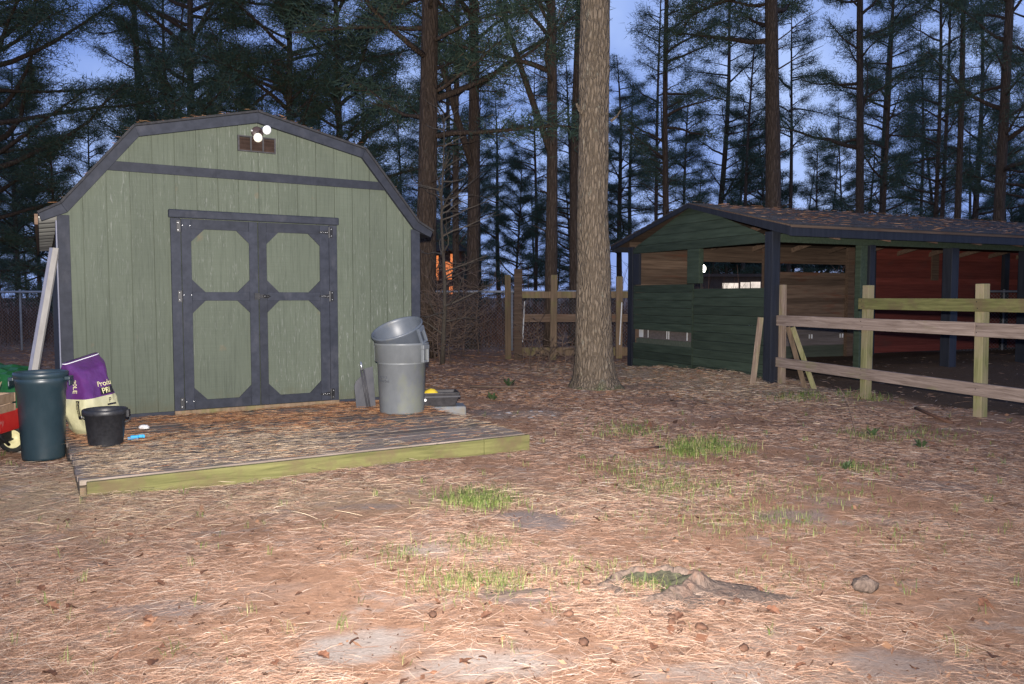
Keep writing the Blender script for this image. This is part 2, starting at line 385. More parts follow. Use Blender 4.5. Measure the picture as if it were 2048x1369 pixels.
def ground_mat():
    m, nt, b = new_mat('needle_litter_ground')
    at = nd(nt, 'ShaderNodeAttribute'); at.attribute_name = 'soil'
    sp = nd(nt, 'ShaderNodeSeparateColor')
    nt.links.new(at.outputs['Color'], sp.inputs[0])
    f1 = noise(nt, coords(nt, (45, 120, 60)), 1, 8, 0.8, 1.2)
    f2 = noise(nt, coords(nt, (9, 16, 9)), 1, 6, 0.7)
    c = ramp(nt, f1, [(0.25, (0.125, 0.073, 0.050, 1)), (0.5, (0.294, 0.173, 0.117, 1)), (0.78, (0.456, 0.306, 0.220, 1))])
    c = mix(nt, 0.8, c, ramp(nt, f2, [(0.3, (0.62, 0.60, 0.60)), (0.7, (1.2, 1.18, 1.15))]), 'MULTIPLY')
    f3 = noise(nt, coords(nt, (1.1, 1.6, 1)), 1, 5, 0.7)
    c = mix(nt, ramp(nt, f3, [(0.52, BW0), (0.72, (0.55,) * 3)]), c, (0.30, 0.26, 0.24, 1))
    sand = ramp(nt, f1, [(0.25, (0.203, 0.160, 0.138, 1)), (0.7, (0.406, 0.355, 0.326, 1))])
    dirt = ramp(nt, f1, [(0.3, (0.138, 0.109, 0.103, 1)), (0.7, (0.265, 0.218, 0.207, 1))])
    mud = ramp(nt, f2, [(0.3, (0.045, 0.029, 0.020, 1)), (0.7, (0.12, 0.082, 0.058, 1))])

    def edge_r(o):
        q2 = nd(nt, 'ShaderNodeMapRange'); q2.inputs['From Min'].default_value = 0.95; q2.inputs['From Max'].default_value = 1.75
        nt.links.new(o, q2.inputs['Value']); return q2.outputs['Result']

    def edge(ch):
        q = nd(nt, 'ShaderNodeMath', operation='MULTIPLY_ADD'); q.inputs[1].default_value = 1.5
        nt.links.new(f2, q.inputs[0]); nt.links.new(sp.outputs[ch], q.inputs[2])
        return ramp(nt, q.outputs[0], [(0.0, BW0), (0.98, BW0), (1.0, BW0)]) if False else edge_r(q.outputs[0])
    hay = ramp(nt, f1, [(0.25, (0.184, 0.132, 0.086, 1)), (0.7, (0.483, 0.368, 0.253, 1))])
    c = mix(nt, at.outputs['Alpha'], c, hay)
    f4 = noise(nt, coords(nt, (2.6, 4.0, 2)), 1, 6, 0.72)
    c = mix(nt, ramp(nt, f4, [(0.54, BW0), (0.66, (0.7,) * 3)]), c, ramp(nt, f1, [(0.3, (0.17, 0.14, 0.13, 1)), (0.7, (0.38, 0.32, 0.29, 1))]))
    c = mix(nt, ramp(nt, f4, [(0.30, (0.7,) * 3), (0.42, BW0)]), c, ramp(nt, f1, [(0.3, (0.10, 0.055, 0.035, 1)), (0.7, (0.25, 0.13, 0.08, 1))]))
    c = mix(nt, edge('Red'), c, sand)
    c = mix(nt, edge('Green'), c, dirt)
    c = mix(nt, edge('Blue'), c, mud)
    nt.links.new(c, b.inputs['Base Color'])
    b.inputs['Roughness'].default_value = 1.0
    b.inputs['Diffuse Roughness'].default_value = 1.0
    b.inputs['Specular IOR Level'].default_value = 0.1
    ad = nd(nt, 'ShaderNodeMath', operation='ADD')
    nt.links.new(f1, ad.inputs[0]); nt.links.new(f2, ad.inputs[1])
    bump(nt, b, ad.outputs[0], 0.85, 0.035)
    return m


M['ground'] = ground_mat()


# ------------------------------------------------------------------ mesh helpers
class MB:
    def __init__(s):
        s.v, s.f, s.m = [], [], []
        s.mi = 0

    def add(s, vs, fs):
        k = len(s.v)
        s.v += [tuple(p) for p in vs]
        for f in fs:
            s.f.append([k + i for i in f]); s.m.append(s.mi)
        return s

    def box(s, x0, x1, y0, y1, z0, z1, mat=None):
        vs = [Vector((x, y, z)) for z in (z0, z1) for y in (y0, y1) for x in (x0, x1)]
        if mat is not None:
            vs = [mat @ p for p in vs]
        return s.add(vs, [(0, 2, 3, 1), (4, 5, 7, 6), (0, 1, 5, 4), (2, 6, 7, 3), (0, 4, 6, 2), (1, 3, 7, 5)])

    def prism(s, poly, y0, y1):
        """poly: (x,z) counter-clockwise seen from -y, extruded along y"""
        n = len(poly)
        vs = [(x, y0, z) for x, z in poly] + [(x, y1, z) for x, z in poly]
        fs = [tuple(range(n)), tuple(range(2 * n - 1, n - 1, -1))]
        fs += [(i, i + n, (i + 1) % n + n, (i + 1) % n) for i in range(n)]
        return s.add(vs, fs)

    def tube(s, pts, rad, n=8, cap=True, jit=0):
        pts = [Vector(p) for p in pts]
        if not isinstance(rad, (list, tuple)):
            rad = [rad] * len(pts)
        vs, fs = [], []
        ref = None
        for i, p in enumerate(pts):
            d = (pts[min(i + 1, len(pts) - 1)] - pts[max(i - 1, 0)]).normalized()
            if ref is None:
                ref = d.orthogonal().normalized()
            a = (ref - d * ref.dot(d)).normalized()
            ref = a
            b = d.cross(a)
            for k in range(n):
                t = 2 * math.pi * k / n
                r = rad[i] * (1 + (random.uniform(-jit, jit) if jit else 0))
                vs.append(p + a * math.cos(t) * r + b * math.sin(t) * r)
        for i in range(len(pts) - 1):
            for k in range(n):
                q = (k + 1) % n
                fs.append((i * n + k, i * n + q, (i + 1) * n + q, (i + 1) * n + k))
        if cap:
            fs.append(tuple(range(n - 1, -1, -1)))
            fs.append(tuple(range((len(pts) - 1) * n, len(pts) * n)))
        return s.add(vs, fs)

    def lathe(s, prof, n=40, c=(0, 0, 0), mat=None):
        vs, fs = [], []
        for r, z in prof:
            for k in range(n):
                t = 2 * math.pi * k / n
                p = Vector((c[0] + r * math.cos(t), c[1] + r * math.sin(t), c[2] + z))
                vs.append(mat @ p if mat is not None else p)
        for i in range(len(prof) - 1):
            for k in range(n):
                q = (k + 1) % n
                fs.append((i * n + k, i * n + q, (i + 1) * n + q, (i + 1) * n + k))
        return s.add(vs, fs)

    def build(s, name, mat, parent=None, smooth=False, bevel=0.0, loc=None):
        me = bpy.data.meshes.new(name)
        me.from_pydata(s.v, [], s.f)
        mats = mat if isinstance(mat, list) else [mat]
        for q in mats:
            me.materials.append(M[q])
        if len(mats) > 1:
            me.polygons.foreach_set('material_index', s.m)
        if smooth:
            me.polygons.foreach_set('use_smooth', [True] * len(me.polygons))
        me.update()
        o = bpy.data.objects.new(name, me)
        col.objects.link(o)
        if parent is not None:
            o.parent = parent
        if loc is not None:
            o.location = loc
        if bevel:
            bv = o.modifiers.new('bevel', 'BEVEL'); bv.width = bevel; bv.segments = 2; bv.limit_method = 'ANGLE'
        return o


def tag(o, label, cat, group=None, kind=None):
    if label: o['label'] = label
    if cat: o['category'] = cat
    if group: o['group'] = group
    if kind: o['kind'] = kind
    return o


def thing(name, label, cat, loc=(0, 0, 0), rz=0.0, group=None):
    o = bpy.data.objects.new(name, None)
    o.empty_display_size = 0.2
    o.location = loc
    o.rotation_euler = (0, 0, rz)
    col.objects.link(o)
    return tag(o, label, cat, group)


def struct(o):
    o['kind'] = 'structure'
    return o


def np_mesh(name, V, F, mat, nside):
    """fast mesh from numpy arrays, all faces with nside corners"""
    me = bpy.data.meshes.new(name)
    me.vertices.add(len(V)); me.vertices.foreach_set('co', V.astype(np.float32).ravel())
    me.loops.add(F.size); me.loops.foreach_set('vertex_index', F.astype(np.int32).ravel())
    me.polygons.add(len(F))
    me.polygons.foreach_set('loop_start', np.arange(0, F.size, nside, dtype=np.int32))
    me.materials.append(M[mat])
    me.update(calc_edges=True)
    return me


def link(name, me, parent=None):
    o = bpy.data.objects.new(name, me)
    col.objects.link(o)
    if parent is not None:
        o.parent = parent
    return o


def text_mesh(body, size, mat, parent, mtx, name='lettering', warp=None, ext=0.0006):
    cu = bpy.data.curves.new('txt', 'FONT')
    cu.body = body; cu.size = size; cu.extrude = ext; cu.align_x = 'LEFT'
    t = bpy.data.objects.new('txt', cu)
    col.objects.link(t)
    bpy.context.view_layer.update()
    me = bpy.data.meshes.new_from_object(t.evaluated_get(bpy.context.evaluated_depsgraph_get()))
    bpy.data.objects.remove(t)
    me.materials.clear(); me.materials.append(M[mat])
    if warp:
        for v in me.vertices:
            v.co = warp(v.co)
    else:
        me.transform(mtx)
    return link(name, me, parent)


# ------------------------------------------------------------------ ground
MOUNDS = [(-3.25, 5.75, 0.55, 0.09), (-2.6, 4.95, 0.45, 0.05), (3.55, 12.35, 0.7, 0.08), (3.05, 13.0, 0.7, 0.10), (2.5, 13.9, 0.7, 0.06),
          (1.19, 11.04, 0.8, 0.05), (7.0, 13.8, 1.6, 0.12), (9.5, 15.5, 2.0, 0.2), (0.72, 3.5, 0.35, 0.03), (-0.6, 4.2, 1.0, 0.03),
          (1.9, 5.4, 1.3, 0.03), (-2.2, 3.3, 0.8, 0.025)]


def gz(x, y):
    x = np.asarray(x, float); y = np.asarray(y, float)
    z = 0.012 * np.sin(1.7 * x + 0.6 * y) + 0.010 * np.sin(2.9 * y - 1.1 * x + 1.3) + 0.006 * np.sin(5.3 * x + 2.1) * np.sin(4.7 * y)
    z = z + 0.003 * np.sin(13 * x + 3 * y) * np.sin(11 * y - 4 * x)
    for a, b, r, h in MOUNDS:
        z = z + h * np.exp(-((x - a) ** 2 + (y - b) ** 2) / (r * r))
    return z


# pale sand (0), grey dirt (1), dark mud (2) : x, y, rx, ry, kind, weight
PATCH = [(-0.62, 2.95, 0.22, 0.18, 0, 1.0), (-0.05, 2.78, 0.30, 0.14, 0, 0.9), (-0.45, 3.98, 0.16, 0.12, 0, 0.8), (0.75, 2.72, 0.3, 0.12, 0, 0.7),
         (-1.9, 2.7, 0.3, 0.1, 0, 0.6), (1.3, 2.8, 0.35, 0.15, 0, 0.55), (0.9, 3.0, 0.25, 0.15, 0, 0.5),
         (0.16, 4.6, 0.26, 0.2, 1, 1.0), (1.70, 4.7, 0.25, 0.16, 1, 0.75), (2.9, 5.4, 0.3, 0.2, 1, 0.7), (0.03, 3.45, 0.22, 0.10, 1, 0.8),
         (-1.55, 3.3, 0.3, 0.1, 1, 0.7), (-2.4, 3.1, 0.35, 0.12, 1, 0.6), (0.08, 9.0, 0.55, 0.35, 0, 0.75), (-0.35, 9.3, 0.4, 0.25, 1, 0.8), (1.4, 2.85, 0.22, 0.16, 1, 0.7),
         (1.7, 2.75, 0.25, 0.14, 1, 0.6), (-0.9, 4.9, 0.3, 0.1, 1, 0.6), (2.0, 5.0, 0.3, 0.12, 1, 0.5), (1.2, 6.3, 0.35, 0.18, 1, 0.55)]
B_ANG = R(24.7)
B_O = np.array([3.84, 11.85])
B_X = np.array([math.cos(B_ANG), math.sin(B_ANG)]); B_Y = np.array([-math.sin(B_ANG), math.cos(B_ANG)])
F_PTS = [(3.99, 11.8), (4.54, 10.24), (5.09, 8.64), (5.64, 7.04), (6.19, 5.44)]


def soil(x, y):
    x = np.asarray(x, float); y = np.asarray(y, float)
    out = np.zeros(x.shape + (3,))
    wob = 0.25 * np.sin(9 * x + 5 * y) + 0.2 * np.sin(17 * y - 8 * x) + 0.15 * np.sin(31 * x + 3)
    for a, b, rx, ry, k, w in PATCH:
        d = ((x - a) / rx) ** 2 + ((y - b) / ry) ** 2
        out[..., k] = np.maximum(out[..., k], w * np.clip(1.35 - d * (1 + wob), 0, 1))
    # trampled paddock ground on the far side of the rail fence
    side = (x - 3.99) * 1.6 + (y - 11.8) * 0.55      # > 0 beyond the fence line
    pad = np.clip(side * 1.3 - 0.35 + 0.3 * wob, 0, 1) * (y < 30) * (x > 3)
    out[..., 2] = np.maximum(out[..., 2], pad)
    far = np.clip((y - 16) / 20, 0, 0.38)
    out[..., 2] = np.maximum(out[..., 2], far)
    return out


def hay_amount(x, y):
    d1 = np.exp(-(((x + 2.9) / 1.0) ** 2 + ((y - 5.2) / 0.75) ** 2))
    tt = np.clip(((x - 3.84) * -0.418 + (y - 11.85) * 0.9085) / 3.78, 0, 1)
    lx, ly = 3.84 - 1.58 * tt, 11.85 + 3.43 * tt
    d2 = np.exp(-(((x - lx + 0.5) ** 2 + (y - ly + 0.6) ** 2) / 1.4 ** 2)) * 0.9
    d3 = np.exp(-(((x + 1.3) / 1.6) ** 2 + ((y - 5.2) / 0.5) ** 2)) * 0.6
    return np.maximum(np.maximum(d1, d2), d3)


def axis(parts):
    a = []
    for lo, hi, st in parts:
        a += list(np.arange(lo, hi, st))
    return np.array(a + [parts[-1][1]])


gx = axis([(-400, -60, 40), (-60, -14, 3), (-14, -6, 0.4), (-6, 7, 0.06), (7, 14, 0.3), (14, 60, 3), (60, 400, 40)])
gy = axis([(-60, -4, 8), (-4, 2, 0.5), (2, 9, 0.045), (9, 16, 0.12), (16, 30, 0.7), (30, 100, 5), (100, 600, 50)])
GX, GY = np.meshgrid(gx, gy)
GZ = gz(GX, GY)
V = np.stack([GX, GY, GZ], -1).reshape(-1, 3)
nx, ny = len(gx), len(gy)
i0 = (np.arange(ny - 1)[:, None] * nx + np.arange(nx - 1)[None, :]).ravel()
Fq = np.stack([i0, i0 + 1, i0 + nx + 1, i0 + nx], -1)
gme = np_mesh('ground', V, Fq, 'ground', 4)
gme.polygons.foreach_set('use_smooth', [True] * len(gme.polygons))
ca = gme.color_attributes.new('soil', 'FLOAT_COLOR', 'POINT')
sc4 = np.ones((len(V), 4), np.float32); sc4[:, :3] = soil(V[:, 0], V[:, 1]); sc4[:, 3] = hay_amount(V[:, 0], V[:, 1])
ca.data.foreach_set('color', sc4.ravel())
ground = struct(link('ground', gme))

# ------------------------------------------------------------------ shed
SH = R(31.55)
shed = thing('barn_shed', 'green gambrel-roofed garden shed with slate blue trim and double doors', 'shed', (-3.399, 7.925, 0), SH)
CEN = 0.893
SZ0 = 0.14


def W2(u, v, z=0.0):          # shed frame -> world
    return Vector((-3.399 + u * math.cos(SH) - v * math.sin(SH), 7.925 + u * math.sin(SH) + v * math.cos(SH), z))


PROF = [(-1.83, 2.07), (-1.735, 2.125), (-1.13, 2.865), (0, 3.115), (1.13, 2.865), (1.735, 2.125), (1.83, 2.07)]


def prof(u):
    return float(np.interp(u - CEN, [p[0] for p in PROF], [p[1] for p in PROF]))


ue = np.arange(-0.93, 2.73, 0.2031)
for i in range(18):
    a, b = ue[i] + 0.0025, ue[i] + 0.2031 - 0.0025
    top = [(a, prof(a))] + [(CEN + p[0], p[1]) for p in PROF if a < CEN + p[0] < b] + [(b, prof(b))]
    poly = [(b, SZ0 + 0.02)] + [(x, z) for x, z in reversed(top)] + [(a, SZ0 + 0.02)]
    poly = poly[::-1]
    MB().prism(poly, 0.0, 0.014).build('siding_board', 'siding', shed, bevel=0.003)
m = MB()
poly = [(-0.925, SZ0), (2.715, SZ0)] + [(CEN + p[0] * 0.998, p[1]) for p in reversed(PROF)]
m.prism(poly, 0.0145, 0.03)
m.build('front_wall', 'siding', shed)
m = MB(); m.box(-0.928, -0.90, 0.03, 6.1, 0.05, 2.07); m.build('side_wall', 'sidewall', shed)
m = MB(); m.box(2.69, 2.716, 0.03, 6.1, 0.05, 2.07); m.build('side_wall', 'siding', shed)
m = MB(); m.prism([(-0.925, SZ0), (2.715, SZ0)] + [(CEN + p[0], p[1]) for p in reversed(PROF)], 6.1, 6.12); m.build('back_wall', 'siding', shed)
m = MB(); m.box(-0.935, 2.72, -0.012, 0.03, 0.02, SZ0 + 0.045); m.build('sill_board', 'trim', shed, bevel=0.004)
MB().box(-0.94, -0.838, -0.022, 0.0, SZ0 + 0.05, 2.08).build('corner_trim', 'trim', shed, bevel=0.003)
MB().box(-0.952, -0.9405, -0.021, 0.09, SZ0 + 0.05, 2.03).build('corner_trim', 'plank_blue', shed, bevel=0.002)
MB().box(2.615, 2.722, -0.022, 0.0, SZ0 + 0.05, 2.10).build('corner_trim', 'trim', shed, bevel=0.003)
MB().prism([(-0.53, 2.522), (2.316, 2.522), (2.24, 2.612), (-0.455, 2.612)], -0.02, 0.0).build('band_trim', 'trim', shed, bevel=0.003)

OUT = [(-1.98, 2.08), (-1.795, 2.18), (-1.16, 2.95), (0, 3.218)]
INN = [(-1.955, 2.015), (-1.745, 2.105), (-1.125, 2.86), (0, 3.115)]
OUTR = [(-1.985, 2.10), (-1.80, 2.20), (-1.168, 2.965), (0, 3.235)]
for sgn in (-1, 1):
    for k in range(3):
        a, b, c, d = OUT[k], OUT[k + 1], INN[k + 1], INN[k]
        q = [(CEN - sgn * p[0] * 1.0, p[1]) for p in (d, c, b, a)]
        if sgn > 0:
            q = q[::-1]
        q = q[::-1]
        e = 0.004 * (k % 2)
        MB().prism(q, -0.05 - e, -0.004).build('fascia_board', 'trim', shed, bevel=0.003)
        # roof plane above
        n = Vector((-(b[1] - a[1]), 0, (b[0] - a[0]))).normalized() * 0.02
        rp = [(a[0], a[1] + 0.003), (b[0], b[1] + 0.003), (b[0] + n.x, b[1] + n.z + 0.003), (a[0] + n.x, a[1] + n.z + 0.003)]
        rp = [(CEN - sgn * x, z) for x, z in rp]
        if sgn < 0:
            rp = rp[::-1]
        mm = MB().prism(rp[::-1], -0.066, 6.25)
        mm.build('roof_slope', 'shed_shingle', shed)
# left eave: white soffit bays between rafter tails, brown edge board behind them
for k in range(10):
    y0 = 0.10 + k * 0.61
    m = MB()
    nseg = 5
    vs = []
    for j in range(nseg + 1):
        t = j / nseg
        y = y0 + 0.52 * t
        dz = -0.035 * math.sin(t * math.pi)
        vs += [(-1.085, y, 2.055 + dz), (-0.93, y, 2.075 + dz), (-0.93, y, 2.088), (-1.085, y, 2.068)]
    fs = []
    for j in range(nseg):
        for q in range(4):
            fs.append((j * 4 + q, j * 4 + (q + 1) % 4, (j + 1) * 4 + (q + 1) % 4, (j + 1) * 4 + q))
    fs += [(3, 2, 1, 0), tuple(nseg * 4 + q for q in range(4))]
    m.add(vs, fs)
    m.build('soffit_panel', 'soffit', shed)
MB().box(-1.118, -1.09, 0.0, 6.2, 1.985, 2.08).build('eave_board', 'barn_brown', shed)
MB().prism([(2.73, 2.06), (2.72, 2.085), (2.87, 2.04), (2.86, 2.02)][::-1], 0.0, 6.1).build('eave_board', 'black_iron', shed)

for o_ in shed.children:
    if o_.type == 'MESH' and max(v.co.y for v in o_.data.vertices) > 0.4:
        for v in o_.data.vertices:
            if v.co.y > 0: v.co.x += 0.0195 * v.co.y

# doors
YD = -0.024


def stile(u0, u1, z0, z1, name, par, y0=YD - 0.018, y1=YD):
    return MB().box(u0, u1, y0, y1, z0, z1).build(name, 'trim', par, bevel=0.003)


header = MB().box(0.012, 1.742, -0.055, -0.002, 2.103, 2.185)
header.build('door_header', 'trim', shed, bevel=0.012)
stile(0.03, 0.122, 0.185, 2.10, 'door_jamb', shed, -0.036, -0.002)
stile(1.632, 1.722, 0.185, 2.10, 'door_jamb', shed, -0.036, -0.002)
MB().box(0.03, 1.722, -0.05, -0.013, 0.142, 0.188).build('threshold', 'oldpost', shed, bevel=0.003)


def leaf(u0, u1, pl, pr, hinge_left):
    d = MB().box(u0, u1, -0.022, -0.003, 0.19, 2.098).build('door', 'siding', shed)
    stile(u0 + 0.001, pl, 0.192, 2.096, 'stile', d)
    stile(pr, u1 - 0.001, 0.192, 2.096, 'stile', d)
    for z0, z1 in ((1.998, 2.096), (1.285, 1.372), (0.192, 0.285)):
        stile(pl + 0.001, pr - 0.001, z0, z1, 'rail', d, YD - 0.016)
    c = 0.125
    for z0, z1 in ((0.285, 1.285), (1.372, 1.998)):
        for (x, z, sx, sz) in ((pl, z0, 1, 1), (pr, z0, -1, 1), (pl, z1, 1, -1), (pr, z1, -1, -1)):
            t = [(x, z), (x + sx * c, z), (x, z + sz * c)]
            if sx * sz < 0:
                t = t[::-1]
            MB().prism(t, YD - 0.0145, YD + 0.001).build('corner_gusset', 'trim', d)
    hx = u0 if hinge_left else u1
    for hz in (2.02, 1.33, 0.262):
        h = MB()
        s = -1 if hinge_left else 1
        x0, x1 = sorted((hx + s * 0.008, hx + s * 0.042))
        h.box(x0, x1, YD - 0.026, YD - 0.012, hz - 0.055, hz + 0.055)
        h.tube([(hx + s * 0.003, YD - 0.022, hz - 0.055), (hx + s * 0.003, YD - 0.022, hz + 0.055)], 0.007, 8)
        if not hinge_left:
            h.prism([(hx - 0.115, hz - 0.006), (hx, hz - 0.024), (hx, hz + 0.024), (hx - 0.115, hz + 0.006)], YD - 0.022, YD - 0.017)
        h.build('hinge', 'black_iron', d)
        bm = MB()
        for q in range(4):
            if not hinge_left:
                bm.lathe([(0.004, 0), (0.0035, 0.003), (0.0, 0.004)], 8, mat=Matrix.Translation((hx - 0.02 - q * 0.022, YD - 0.0225, hz)) @ Matrix.Rotation(R(90), 4, 'X'))
        for q in (-1, 1):
            bm.lathe([(0.005, 0), (0.0045, 0.003), (0.0, 0.004)], 8, mat=Matrix.Translation((hx + s * 0.027, YD - 0.0265, hz + q * 0.036)) @ Matrix.Rotation(R(90), 4, 'X'))
            if hinge_left:
                bm.lathe([(0.005, 0), (0.0045, 0.003), (0.0, 0.004)], 8, mat=Matrix.Translation((hx + 0.05 + 0.035 * q, YD - 0.0185, hz + 0.012)) @ Matrix.Rotation(R(90), 4, 'X'))
        bm.build('screw', 'steel', d)
    return d


dl = leaf(0.126, 0.868, 0.218, 0.780, True)
dr = leaf(0.875, 1.628, 0.958, 1.526, False)
m = MB()
m.box(0.826, 0.862, -0.058, -0.043, 1.296, 1.362); m.tube([(0.868, -0.06, 1.30), (0.868, -0.06, 1.36)], 0.008, 8)
m.box(0.872, 0.975, -0.062, -0.0435, 1.312, 1.348); m.lathe([(0.018, 0), (0.018, 0.02), (0.012, 0.03), (0, 0.032)], 12, mat=Matrix.Translation((0.925, -0.062, 1.33)) @ Matrix.Rotation(R(90), 4, 'X'))
m.tube([(0.935, -0.07, 1.34), (0.955, -0.085, 1.338), (0.98, -0.082, 1.33), (0.955, -0.085, 1.318), (0.935, -0.07, 1.318)], 0.005, 6)
m.build('latch', 'black_iron', shed)
# gable vent
vent = MB()
va, vb, vz0, vz1 = 0.69, 1.075, 2.815, 2.975
vent.box(va, vb, -0.03, -0.001, vz0, vz0 + 0.012); vent.box(va, vb, -0.03, -0.001, vz1 - 0.012, vz1)
for k in range(4):
    x = va + (vb - va - 0.016) * k / 3
    vent.box(x, x + 0.016, -0.031, -0.001, vz0 + 0.0121, vz1 - 0.0121)
vo = vent.build('gable_vent', 'tray', shed)
MB().box(va + 0.01, vb - 0.01, -0.008, -0.002, vz0 + 0.013, vz1 - 0.013).build('vent_backing', 'rubber', vo)
for k in range(9):
    z = vz0 + 0.02 + k * 0.0143
    mt = Matrix.Translation(((va + vb) / 2, -0.017, z)) @ Matrix.Rotation(R(-38), 4, 'X')
    MB().box(-(vb - va) / 2 + 0.004, (vb - va) / 2 - 0.004, -0.009, 0.009, -0.0015, 0.0015, mt).build('slat', 'vent_brown', vo)

# twin floodlight on the gable
lt = thing('floodlight', 'twin-headed floodlight fixed at the top of the green shed gable', 'floodlight', W2(0.91, -0.06, 2.99), SH)
b = MB(); b.lathe([(0.0, 0.0), (0.06, 0.0), (0.06, 0.02), (0.05, 0.032), (0, 0.036)], 24, mat=Matrix.Translation((-0.02, 0.058, 0.03)) @ Matrix.Rotation(R(90), 4, 'X'))
b.build('base_plate', 'lamp_body', lt, True)


def head(c, d, matn, r=0.047):
    d = Vector(d).normalized()
    mt = Matrix.Translation(c) @ d.to_track_quat('Z', 'Y').to_matrix().to_4x4()
    h = MB(); h.lathe([(0.0, -0.10), (0.018, -0.10), (0.020, -0.055), (r * 0.75, -0.035), (r, -0.004), (r * 1.02, 0.006), (r * 0.97, 0.007)], 28, mat=mt)
    ho = h.build('lamp_head', 'lamp_white' if matn == 'lamp_white' else 'lamp_body', lt, True)
    g = MB(); g.lathe([(r * 0.97, 0.0065), (r * 0.85, 0.014), (r * 0.5, 0.022), (0.0, 0.025)], 28, mat=mt)
    g.build('lens', matn, ho, True)


head((-0.045, -0.075, -0.045), (0.05, -1, -0.18), 'lamp_cream')
head((0.045, -0.085, 0.04), (0.25, -1, -0.28), 'lamp_white', 0.045)
b = MB(); b.tube([(-0.02, 0.04, 0.03), (-0.035, -0.0, 0.0), (-0.045, -0.02, -0.03)], 0.012, 8); b.tube([(-0.01, 0.04, 0.03), (0.02, 0.0, 0.05), (0.03, -0.01, 0.055)], 0.012, 8)
b.build('arm', 'lamp_body', lt, True)
b = MB(); b.lathe([(0.0, -0.01), (0.009, -0.006), (0.009, 0.004), (0.0, 0.01)], 10, (-0.085, 0.0, 0.035)); b.build('sensor', 'white_plastic', lt, True)

# ------------------------------------------------------------------ deck in front of the doors
deck = thing('deck_platform', 'low weathered plank deck with a mossy front board before the shed doors', 'deck', (-3.399, 7.925, 0), SH)
U0, U1, V0 = -0.955, 2.462, -2.72
npl = 19
pw = (-0.02 - V0) / npl
for k in range(npl):
    v0 = V0 + k * pw
    j1, j2 = random.uniform(-0.012, 0.012), random.uniform(-0.012, 0.012)
    dz = random.uniform(-0.003, 0.003)
    MB().box(U0 + j1, U1 + j2, v0 + 0.006, v0 + pw - 0.006, 0.104 + dz, 0.14 + dz).build('plank', 'deck', deck, bevel=0.004)
MB().box(U0 + 0.035, 2.02, V0 - 0.042, V0 - 0.002, -0.05, 0.132).build('front_board', 'mossy', deck, bevel=0.005)
MB().box(2.024, U1 + 0.012, V0 - 0.042, V0 - 0.002, -0.05, 0.134).build('front_board', 'mossy', deck, bevel=0.005)
MB().box(U0 - 0.006, U0 + 0.031, V0 - 0.044, -0.02, -0.05, 0.102).build('side_board', 'oldpost', deck, bevel=0.004)
MB().box(U1 - 0.03, U1 + 0.01, V0 - 0.0, -0.02, -0.05, 0.10).build('side_board', 'oldpost', deck, bevel=0.004)

# ------------------------------------------------------------------ grey trash cans
CANP = [(0.0, 0.006), (0.205, 0.006), (0.222, 0.0), (0.226, 0.015), (0.246, 0.52), (0.266, 0.526), (0.270, 0.69), (0.278, 0.695),
        (0.280, 0.712), (0.272, 0.72), (0.262, 0.715), (0.258, 0.69), (0.245, 0.50), (0.215, 0.03), (0.0, 0.028)]


def grey_can(name, label, loc, rot, print_rows, matn='grey_can', profile=CANP):
    t = thing(name, label, 'trash can', loc)
    t.rotation_euler = rot
    MB().lathe(profile, 56).build('body', matn, t, True)
    for a in (R(-25), R(155)):
        mt = Matrix.Rotation(a, 4, 'Z')
        h = MB()
        h.box(0.262, 0.300, -0.055, 0.055, 0.655, 0.70, mt)
        h.box(0.262, 0.296, -0.055, -0.035, 0.52, 0.656, mt); h.box(0.262, 0.296, 0.035, 0.055, 0.52, 0.656, mt)
        h.box(0.262, 0.292, -0.034, 0.034, 0.52, 0.545, mt)
        h.build('handle', matn, t, bevel=0.006)
    for i, (tx, z, sz, a0) in enumerate(print_rows):
        def wp(c, z=z, a0=a0):
            zz = z + c.y
            r = 0.2278 + (0.246 - 0.226) * (zz - 0.015) / 0.505
            a = a0 + c.x / r
            return Vector((math.cos(a) * (r + c.z), math.sin(a) * (r + c.z), zz))
        text_mesh(tx, sz, 'can_print', t, None, 'lettering', wp)
    return t


pc = W2(2.06, -0.98, 0.143)
a0 = math.atan2(-pc.y, -pc.x)       # facing the camera
grey_can('trash_can', 'lower upright grey plastic trash can on the deck with another nested in it', pc, (0, 0, 0),
         [('ognics', 0.365, 0.05, a0 - 1.15), ('amerbei', 0.325, 0.045, a0 - 1.15)])
tc2 = grey_can('trash_can', 'upper blue-grey trash can sitting tilted inside the lower grey one', pc + Vector((0.0, 0.0, 0.30)), (0, 0, 0), [], 'blue_can', [(0.0, 0.40), (0.12, 0.40), (0.20, 0.47), (0.246, 0.52)] + CANP[5:12] + [(0.235, 0.50), (0.11, 0.42), (0.0, 0.415)])
ax = Vector((-0.27, -0.36, 1)).normalized()
q = Vector((0, 0, 1)).rotation_difference(ax)
tc2.rotation_mode = 'QUATERNION'
tc2.rotation_quaternion = q
tc2.scale = (0.97, 0.97, 0.97)
tc2.location = pc + Vector((0.13, 0.18, 0.235))

